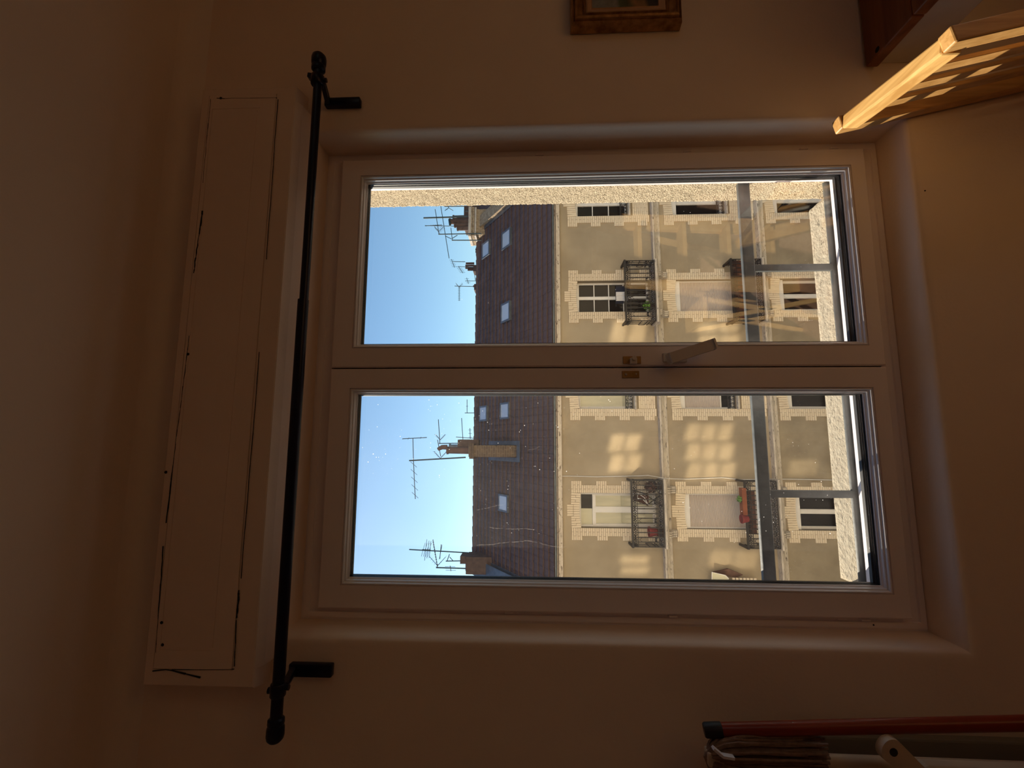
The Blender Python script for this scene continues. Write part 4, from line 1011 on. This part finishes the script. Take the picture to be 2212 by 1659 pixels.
# left end stack
G = yat(14.6)
a, b = G(1060,1238), G(1010,1200)
ch4 = stack('chimney', a.x, G(1030,1200).x, 14.4, 15.1, a.z-.6, G(1008,1215).z, 'chbrickd', .0, par=bld)
ent('chimney_shoulder', MB().box(G(1000,1212).x-.06,G(1000,1200).x,14.5,15.0,G(1010,1205).z-.2,G(995,1205).z), M['chbrickd'], ch4)
for py in (1234, 1241): ent('chimney_pot', MB().tube([G(1062,py),G(1048,py)], .04, 8), M['fwhite'], ch4)

# chimneys of houses behind the ridge
H_ = yat(19.3)
for k_, (pxb, pxt, py0, py1, pots, lab) in enumerate([(1040,1022,572,586,[(1005,565),(1004,570),(1004,575),(1009,579)],'brick stack with four pots rising behind the ridge'),
                                               (1040,1028,533,542,[(1026,535),(1026,540)],'low pair of dark pots just over the ridge, nearest the large right chimney'),
                                               (1040,1028,546,552,[(1028,549)],'single low dark pot just over the ridge, left of the low pair'),
                                               (1040,1024,613,626,[(1021,615),(1023,619),(1025,624)],'small dark stack with three pots over the ridge, leftmost in the right pane')]):
    a, b = H_(pxb, py1), H_(pxt, py0)
    s_ = stack('chimney_stack', a.x, b.x, 19.3, 19.8, RR_Z-.58, b.z, 'chbrickd', .0, lab=lab, cat='chimney', group='chimney stacks showing over the ridge')
    for (pt, py) in pots:
        q = H_(pxt, py); ent('chimney_pot', MB().tube([(q.x,19.5,b.z-.02),(q.x,19.5,H_(pt,py).z)], .05, 8), M['pot'], s_)
ent('rear_house', MB().box(-8, 12, 19.25, 24, -9, RR_Z-.6), M['stucco3']); tag(bpy.data.objects['rear_house'], 'plain house behind the tiled roof, hidden below its ridge', 'building')

# ---- aerials
def aerial(lab, y, mast, booms, rm=.018, group=None):
    P = yat(y); base = P(*mast[0])
    o = empty('rooftop_aerial', base, lab, 'antenna', group or 'rooftop aerials')
    ent('mast', MB().tube([P(*mast[0]), P(*mast[1])], rm, 6), M['ant'], o)
    for bm_ in booms:
        p0, p1, n_, L_, kind = bm_
        a, b = P(*p0), P(*p1); mb = MB().tube([a, b], .012, 5)
        ent('boom', mb, M['ant'], o)
        el = MB(); d = (b-a).normalized()
        for k_ in range(n_):
            c = a.lerp(b, (k_+.5)/n_ if n_ > 1 else .5)
            if kind == 'v': v = Vector((0,0,L_))               # upright rods
            elif kind == 'y': v = Vector((L_*.28,L_,L_*.12))    # level rods pointing along the street depth
            elif kind == 'd': v = Vector((L_*.5,L_*.3,L_*.7))
            else: v = Vector((L_*.5,L_*.8,0))
            el.tube([c-v, c+v], .006, 4)
        ent('elements', el, M['ant'], o)
    return o
def vref(o, y, c, r_, up_):     # V-shaped grid reflector behind a Yagi
    P = yat(y); p = P(*c); mb = MB()
    for sg in (1, -1):
        for k_ in range(5):
            f = k_/4; q = p + Vector((-r_*f*up_, 0, sg*r_*(f*.9+.05))); mb.tube([q-Vector((.0,.16,0)), q+Vector((0,.16,0))], .004, 4)
        mb.tube([p, p+Vector((-r_*up_,0,sg*r_*.95))], .008, 4)
    ent('reflector', mb, M['ant'], o)
aerial('tall mast aerial with a very long slanting boom, over the right-hand chimneys', 15.0, ((1010,468),(915,471)), [((951,438),(970,558),6,.05,'y')], .028)
o = aerial('mast with a short upright yagi and a grid reflector, in front of the long boom', 14.9, ((1040,504.5),(947,506)), [((940,452),(948,505),12,.08,'y')]); vref(o, 14.9, (948,500), .16, -1)
o = aerial('mast carrying a small yagi and open v arms, nearest the ridge corner', 14.9, ((1040,519),(976,519)), [((974,492),(977,519),7,.07,'y'),((977,515),(988,508),1,.02,'y'),((975,516),(962,510),1,.02,'y')])
o = aerial('far aerial half hidden by the roughcast, top right', 16.2, ((1034,445.5),(960,446)), [((966,437),(969,449),3,.05,'y'),((969,449),(961,455),1,.07,'d'),((969,449),(979,455),1,.07,'d')])
aerial('small aerial with many close rods on a thin mast, left of the long boom', 15.8, ((985,488.5),(918,487.5)), [((918,488),(955,486),7,.10,'y')], .012)
# distant small aerials behind the ridge in the right pane
aerial('little aerial left of the four-pot stack', 19.2, ((1005,565.5),(978,565)), [((975,560),(982,578),5,.10,'v')], .015)
aerial('little aerial with tangled rods, above the four-pot stack', 19.4, ((1034,578),(992,576)), [((990,575),(1000,590),5,.12,'v')], .012)
aerial('thin aerial with a bent arm behind the ridge, centre of the right pane', 20.0, ((1085,606.5),(1005,607)), [((1008,600),(1012,613),3,.10,'v'),((1024,584),(1027,606),1,.02,'y')], .012)
o = aerial('aerial with one long drooping yagi, leftmost in the right pane', 19.4, ((1034,619),(982,618)), [((992,619),(992,650),9,.06,'v')], .014); vref(o, 19.4, (992,620), .15, -1)
# left pane
o = aerial('big lattice aerial with a T-head high above the left chimney', 13.8, ((1006,988),(884,995)), [((869,948),(922,945),2,.10,'y'),((892,947),(893,995),1,.02,'y'),((893,995),(897,1078),5,.16,'d')], .024); vref(o, 13.8, (951,990), .20, -1)
for c_ in ((948,960,957,993),): ent('boom', MB().tube([at(c_[0]-3,c_[1]-10,13.8), at(952,986,13.8)], .012, 5), M['ant'], o)
o = aerial('mast with an upright comb-like yagi, right of the left chimney', 14.2, ((992,957.5),(948,958)), [((947,906),(950,957),14,.07,'y')], .016); vref(o, 14.2, (951,950), .16, -1)
o = aerial('low mast aerial hugging the ridge, right of the left chimney', 16.0, ((1028,950),(992,950)), [((997,903),(1000,950),12,.07,'y'),((985,944),(1025,947),4,.05,'v'),((1015,925),(1016,948),3,.06,'v')], .014)
aerial('single angled wire aerial near the centre mullion', 17.0, ((1027,892),(1004,892)), [((1009,863),(1009,892),1,.04,'v')], .014)
aerial('leaning mast with crossing rods above the far left chimney', 14.6, ((1012,1194),(884,1187)), [((912,1187),(930,1188),4,.30,'v2'),((953,1176),(950,1207),1,.02,'y')], .018)
for dx in (0,):
    o = bpy.data.objects[-1] if False else None
la = aerial('mast with a notched yagi and grid reflector at the far left', 14.5, ((1040,1229),(942,1226)), [((935,1166),(945,1225),11,.09,'y'),((972,1222),(974,1234),3,.16,'v')], .020); vref(la, 14.5, (945,1222), .26, -1)
aerial('short mast with a bent arm beside the far left chimney', 14.7, ((1000,1211.5),(963,1212)), [((966,1211),(971,1197),1,.02,'y'),((971,1203),(979,1212),1,.02,'y')], .016)
rods = MB()
for (pa, pb) in (((922,1165),(917,1211)),((927,1168),(922,1206)),((931,1169),(927,1205)),((955,1177),(949,1208))): rods.tube([at(*pa,14.6), at(*pb,14.6)], .007, 4)
for o in list(COL.objects):
    if o.get('label', '').startswith('leaning mast'): ent('cross_rods', rods, M['ant'], o)

# ================================================================== SUNLIGHT THROWN BACK BY THE WINDOWS ABOVE OURS
# each upper window of our own facade is a real frame with a reflecting pane; the mirrored sun it sends across the street is a narrow-beam lamp of the pane's size
out = Vector((-sd.x*-1, -sd.y, sd.z)).normalized()
def thrower(px0, py0, px1, py1, power, nx=2, nz=3, col=(1,.80,.50)):
    a = at(px0, py0, 12.0); b = at(px1, py1, 12.0)
    cx, cz = (a.x+b.x)/2, (a.z+b.z)/2; wd, ht = abs(a.x-b.x), abs(a.z-b.z)
    t = (12.0-1.56)/out.y; sx, sz = cx-out.x*t, cz-out.z*t
    if -1.9 < sx < 2.3 and -.7 < sz < 3.8: return
    mb = MB().ring(sx-wd/2-.06, sx+wd/2+.06, sz-ht/2-.06, sz+ht/2+.06, [(0,1.336),(.06,1.336),(.06,1.39),(0,1.39)])
    for k in range(1, nx): mb.box(sx-wd/2+wd*k/nx-.05, sx-wd/2+wd*k/nx+.05, 1.336, 1.38, sz-ht/2, sz+ht/2)
    for k in range(1, nz): mb.box(sx-wd/2, sx+wd/2, 1.336, 1.38, sz-ht/2+ht*k/nz-.035, sz-ht/2+ht*k/nz+.035)
    ent('upper_window_frame', mb, M['white'], ow)
    # one lamp per glass pane, facing along the mirrored ray
    pw, phh = wd/nx, ht/nz
    for a_ in range(nx):
        for b_ in range(nz):
            cxx, czz = sx-wd/2+pw*(a_+.5), sz-ht/2+phh*(b_+.5)
            lw = (pw-.09)*math.sqrt(1-out.x**2); lh = (phh-.07)*math.sqrt(1-out.z**2)
            l = bpy.data.lights.new('mirrored_sun', 'AREA'); l.shape = 'RECTANGLE'; l.size = lw; l.size_y = lh; l.energy = power*lw*lh; l.color = col; l.spread = R(1.0)
            o = bpy.data.objects.new('mirrored_sun', l); COL.objects.link(o); o.location = Vector((cxx, 1.56, czz))+out*.30; o.rotation_euler = out.to_track_quat('-Z', 'Y').to_euler()
PW = 4.6
for a in [(1478,913,1590,1040,PW*.9,3,3),(1314,936,1386,1022,PW*1.1,2,2),(1518,484,1576,578,PW*1.1,2,3),
          (1318,690,1398,742,PW*.9,1,2),(1505,697,1600,745,PW*1.0,2,2),(1338,1197,1404,1245,PW*.8,2,1),
          (1530,1185,1640,1230,PW*.5,1,2),(1700,990,1770,1030,PW*.45,1,1)]:
    thrower(*a)

# ================================================================== BEHIND THE CAMERA, SEEN ONLY AS REFLECTIONS IN THE PANES
M['skin'] = mat('skin', (.62,.36,.26), (.56,.31,.22), scale=12, rough=.55)
M['shirt'] = mat('pale_olive_shirt', (.60,.60,.44), (.52,.52,.37), scale=6, rough=.9, bump=.4, bscale=12, bdist=.01)
M['trouser'] = mat('dark_denim', (.05,.06,.09), (.04,.045,.07), scale=30, rough=.9)
M['hair'] = mat('brown_hair', (.05,.03,.02), (.03,.018,.012), scale=60, rough=.7)
M['shoe'] = mat('dark_leather', (.03,.02,.018), rough=.5)
def skinned(name, verts, edges, radii, mt, par, root=0, sub=2, **k):
    me = bpy.data.meshes.new(name); me.from_pydata([tuple(v) for v in verts], edges, []); me.update()
    o = bpy.data.objects.new(name, me); COL.objects.link(o)
    sm = o.modifiers.new('skin', 'SKIN'); sm.use_smooth_shade = True
    if not me.skin_vertices:
        bm = bmesh.new(); bm.from_mesh(me); bm.verts.layers.skin.verify(); bm.to_mesh(me); bm.free()
    for i, rr in enumerate(radii):
        sv = me.skin_vertices[0].data[i]; sv.radius = rr if isinstance(rr, tuple) else (rr, rr); sv.use_root = (i == root)
    ss = o.modifiers.new('sub', 'SUBSURF'); ss.levels = sub; ss.render_levels = sub
    me.materials.append(mt)
    if par: o.parent = par; o.matrix_parent_inverse = Matrix.Translation(-Vector(par.location))
    return tag(o, k.get('label'), k.get('cat'))
bx, by = .215, -.36
per = empty('person', (bx, by, .012), 'person in pale olive shirt photographing the window, seen only reflected in the left pane', 'person')
V = [(bx,by,.93),(bx,by,1.08),(bx,by-.01,1.24),(bx,by-.01,1.38),(bx,by+.0,1.46),(bx,by+.02,1.53),      # pelvis..neck 0-5
     (bx+.17,by-.01,1.39),(bx+.215,by-.0,1.13+.02),(.075,-.045,1.46+.0),                                   # right arm 6-8
     (bx-.17,by-.01,1.39),(bx-.22,by-.02,1.12),(bx-.20,by+.06,.88),                                        # left arm 9-11
     (bx+.09,by,.86),(bx+.10,by+.01,.48),(bx+.10,by-.02,.10),(bx-.09,by,.86),(bx-.10,by+.01,.48),(bx-.10,by-.02,.10),
     (bx+.11,by+.13,.05),(bx-.11,by+.13,.05)]
E_ = [(0,1),(1,2),(2,3),(3,4),(4,5),(3,6),(6,7),(7,8),(3,9),(9,10),(10,11),(0,12),(12,13),(13,14),(0,15),(15,16),(16,17),(14,18),(17,19)]
Rr = [(.15,.10),(.135,.095),(.15,.10),(.15,.10),.06,.052,.062,.042,.026,.062,.042,.026,.085,.058,.04,.085,.058,.04,.035,.035]
body = skinned('body', V, E_, Rr, M['skin'], per)
def sub_chain(idx, grow):
    vs = [V[i] for i in idx]; return vs
sh_i = [0,1,2,3,4,6,7,9,10]
mp_ = {v: i for i, v in enumerate(sh_i)}
vs = [V[i] for i in sh_i]; vs[mp_[7]] = tuple(Vector(V[6]).lerp(Vector(V[7]), .95)); vs[mp_[4]] = tuple(Vector(V[3]).lerp(Vector(V[4]), .6))
skinned('shirt', vs, [(mp_[a], mp_[b]) for a, b in E_ if a in mp_ and b in mp_], [(.175,.125),(.165,.12),(.175,.125),(.17,.12),.075,.085,.065,.085,.065], M['shirt'], per)
tr_i = [0,12,13,14,15,16,17]; mp_ = {v: i for i, v in enumerate(tr_i)}
skinned('trousers', [V[i] for i in tr_i], [(mp_[a], mp_[b]) for a, b in E_ if a in mp_ and b in mp_], [(.165,.115),.10,.072,.06,.10,.072,.06], M['trouser'], per)
for sx_ in (1, -1):
    mb = MB().cbox(bx+sx_*.105-.045, bx+sx_*.105+.045, by-.09, by+.18, .012, .085, .03); ent('shoe', mb, M['shoe'], per, smooth=True)
# head: shaped sphere with brow, nose, mouth, ears
hc = Vector((bx, by+.045, 1.665)); bm = bmesh.new(); bmesh.ops.create_uvsphere(bm, u_segments=36, v_segments=24, radius=1)
for v in bm.verts:
    x, y, z = v.co; X = x*.076; Y = y*.096; ZZ = z*.118
    if z < -.1: X *= 1-.28*(-z-.1); Y *= 1-.12*(-z-.1)
    if y > .3:
        Y += .020*math.exp(-((x/.16)**2+((z+.18)/.16)**2))            # nose
        Y -= .008*math.exp(-(((abs(x)-.40)/.17)**2+((z-.02)/.12)**2))   # eye sockets
        Y += .005*math.exp(-((x/.35)**2+((z+.50)/.08)**2))            # lips
        Y += .006*math.exp(-((x/.25)**2+((z+.85)/.16)**2))            # chin
    v.co = hc+Vector((X,Y,ZZ))
mb = MB().frombm(bm); ent('head', mb, M['skin'], per, smooth=True)
for sx_ in (1, -1):
    ent('ear', MB().tube([hc+Vector((sx_*.074,-.005,.022)), hc+Vector((sx_*.084,-.012,.008)), hc+Vector((sx_*.080,-.010,-.016)), hc+Vector((sx_*.073,-.002,-.026))], [.007,.011,.009,.005], 8), M['skin'], per, smooth=True)
    e_ = ent('eye', MB().lathe([(.004,-.011),(.009,-.007),(.0115,0),(.009,.007),(.004,.0105)], hc+Vector((sx_*.030,.078,.004)), 12, 'y'), M['cloth_w'], per, smooth=True)
bm = bmesh.new(); bmesh.ops.create_uvsphere(bm, u_segments=28, v_segments=18, radius=1)
bmesh.ops.delete(bm, geom=[v for v in bm.verts if v.co.z < -.25 or (v.co.y > .25 and v.co.z < .55)], context='VERTS')
for v in bm.verts: v.co = hc+Vector((v.co.x*.084, v.co.y*.104-.006, v.co.z*.128+.004)) + Vector((mn.noise(v.co*6),mn.noise(v.co*7),mn.noise(v.co*8)))*.004
ent('hair', MB().frombm(bm), M['hair'], per, smooth=True)
# right hand round the phone: palm at its right edge, four fingers across its back, thumb on the screen side
hand_v = [(.075,-.045,1.46),(.052,-.030,1.492),(.040,-.022,1.522)]
he = [(0,1),(1,2)]; hr = [(.026,.020),(.030,.015),(.030,.012)]
for (z0, L1, L2, L3, sp) in ((1.556,.034,.022,.016,0),(1.538,.037,.025,.018,1),(1.519,.034,.023,.017,2),(1.501,.027,.018,.014,3)):
    b_ = len(hand_v)
    k0 = Vector((.036,-.010,z0-.003)); k1 = Vector((.028,.011,z0)); k2 = k1+Vector((-L1*.8,.004,.002)); k3 = k2+Vector((-L2,-.003,.001)); k4 = k3+Vector((-L3*.7,-.005,0))
    hand_v += [tuple(k0),tuple(k1),tuple(k2),tuple(k3)]; he += [(2,b_),(b_,b_+1),(b_+1,b_+2),(b_+2,b_+3)]; hr += [.0092,.0088,.0080,.0068]
b_ = len(hand_v); hand_v += [(.044,-.036,1.520),(.026,-.030,1.548),(.006,-.024,1.566)]; he += [(1,b_),(b_,b_+1),(b_+1,b_+2)]; hr += [.012,.0105,.0085]
skinned('right_hand', hand_v, he, hr, M['skin'], per, label='right hand with fingers across the back of the phone')
wl = Vector(V[11]); hv = [tuple(wl),tuple(wl+Vector((0,.008,-.045))),tuple(wl+Vector((0,.015,-.085)))]; he = [(0,1),(1,2)]; hr = [(.026,.018),(.028,.014),(.036,.013)]
for k, (dy, L_) in enumerate(((.030,.070),(.010,.078),(-.010,.072),(-.029,.056))):
    b_ = len(hv); p0 = Vector(hv[2])+Vector((.004,dy,-.012)); hv += [tuple(p0),tuple(p0+Vector((.008,.004,-L_*.5))),tuple(p0+Vector((.022,.004,-L_)))]; he += [(2,b_),(b_,b_+1),(b_+1,b_+2)]; hr += [.0095,.0085,.0070]
b_ = len(hv); hv += [tuple(wl+Vector((.012,.038,-.045))),tuple(wl+Vector((.020,.052,-.080)))]; he += [(1,b_),(b_,b_+1)]; hr += [.012,.009]
skinned('left_hand', hv, he, hr, M['skin'], per)
ph = empty('smartphone', (-.019,-.008,1.56), 'dark smartphone held up by the person taking the picture', 'phone')
ent('phone_body', MB().cbox(-.055,.017,-.0115,-.0035,1.482,1.632,.003), M['blackp'], ph)
M['pinepale'] = woodmat('sunlit_pine', (.70,.42,.16), (.84,.57,.26), axis=2, scale=40, rough=.45)
# tall pine stepladder standing to the right of the photographer
LX, LY = .95, -.42
ld = empty('pine_stepladder', (LX, LY, .012), 'tall honey pine stepladder in the room, seen as an orange reflection in the right pane', 'ladder')
for dx in (0, .36): ent('stile', MB().bar((LX+dx,LY-.10,.012),(LX+dx,LY+.06,1.39),.088,.024,up=(0,1,0),c=.003), M['pinepale'], ld)
for k in range(5):
    f = (k+.7)/5.2; ent('tread', MB().cbox(LX+.03,LX+.33,LY-.13+.16*f,LY-.02+.16*f,.012+1.38*f-.012,.012+1.38*f+.012,.003), M['pinepale'], ld)
for dx in (.02, .34): ent('rear_leg', MB().bar((LX+dx,LY+.06,1.34),(LX+dx,LY-.55,.012),.028,.024,up=(0,1,0),c=.002), M['pinepale'], ld)
st = empty('pine_stool', (.74, -.36, .012), 'small honey pine stool with crossed legs in front of the stepladder, seen only in reflection', 'stool')
ent('seat', MB().cbox(.66,.80,-.55,-.25,.66,.685,.006), M['pinepale'], st)
for (xa, xb, yy) in ((.67,.79,-.28),(.79,.67,-.28),(.67,.79,-.52),(.79,.67,-.52)): ent('leg', MB().bar((xa,yy,.66),(xb,yy+.0,.012),.024,.022,up=(0,1,0),c=.002), M['pinepale'], st)
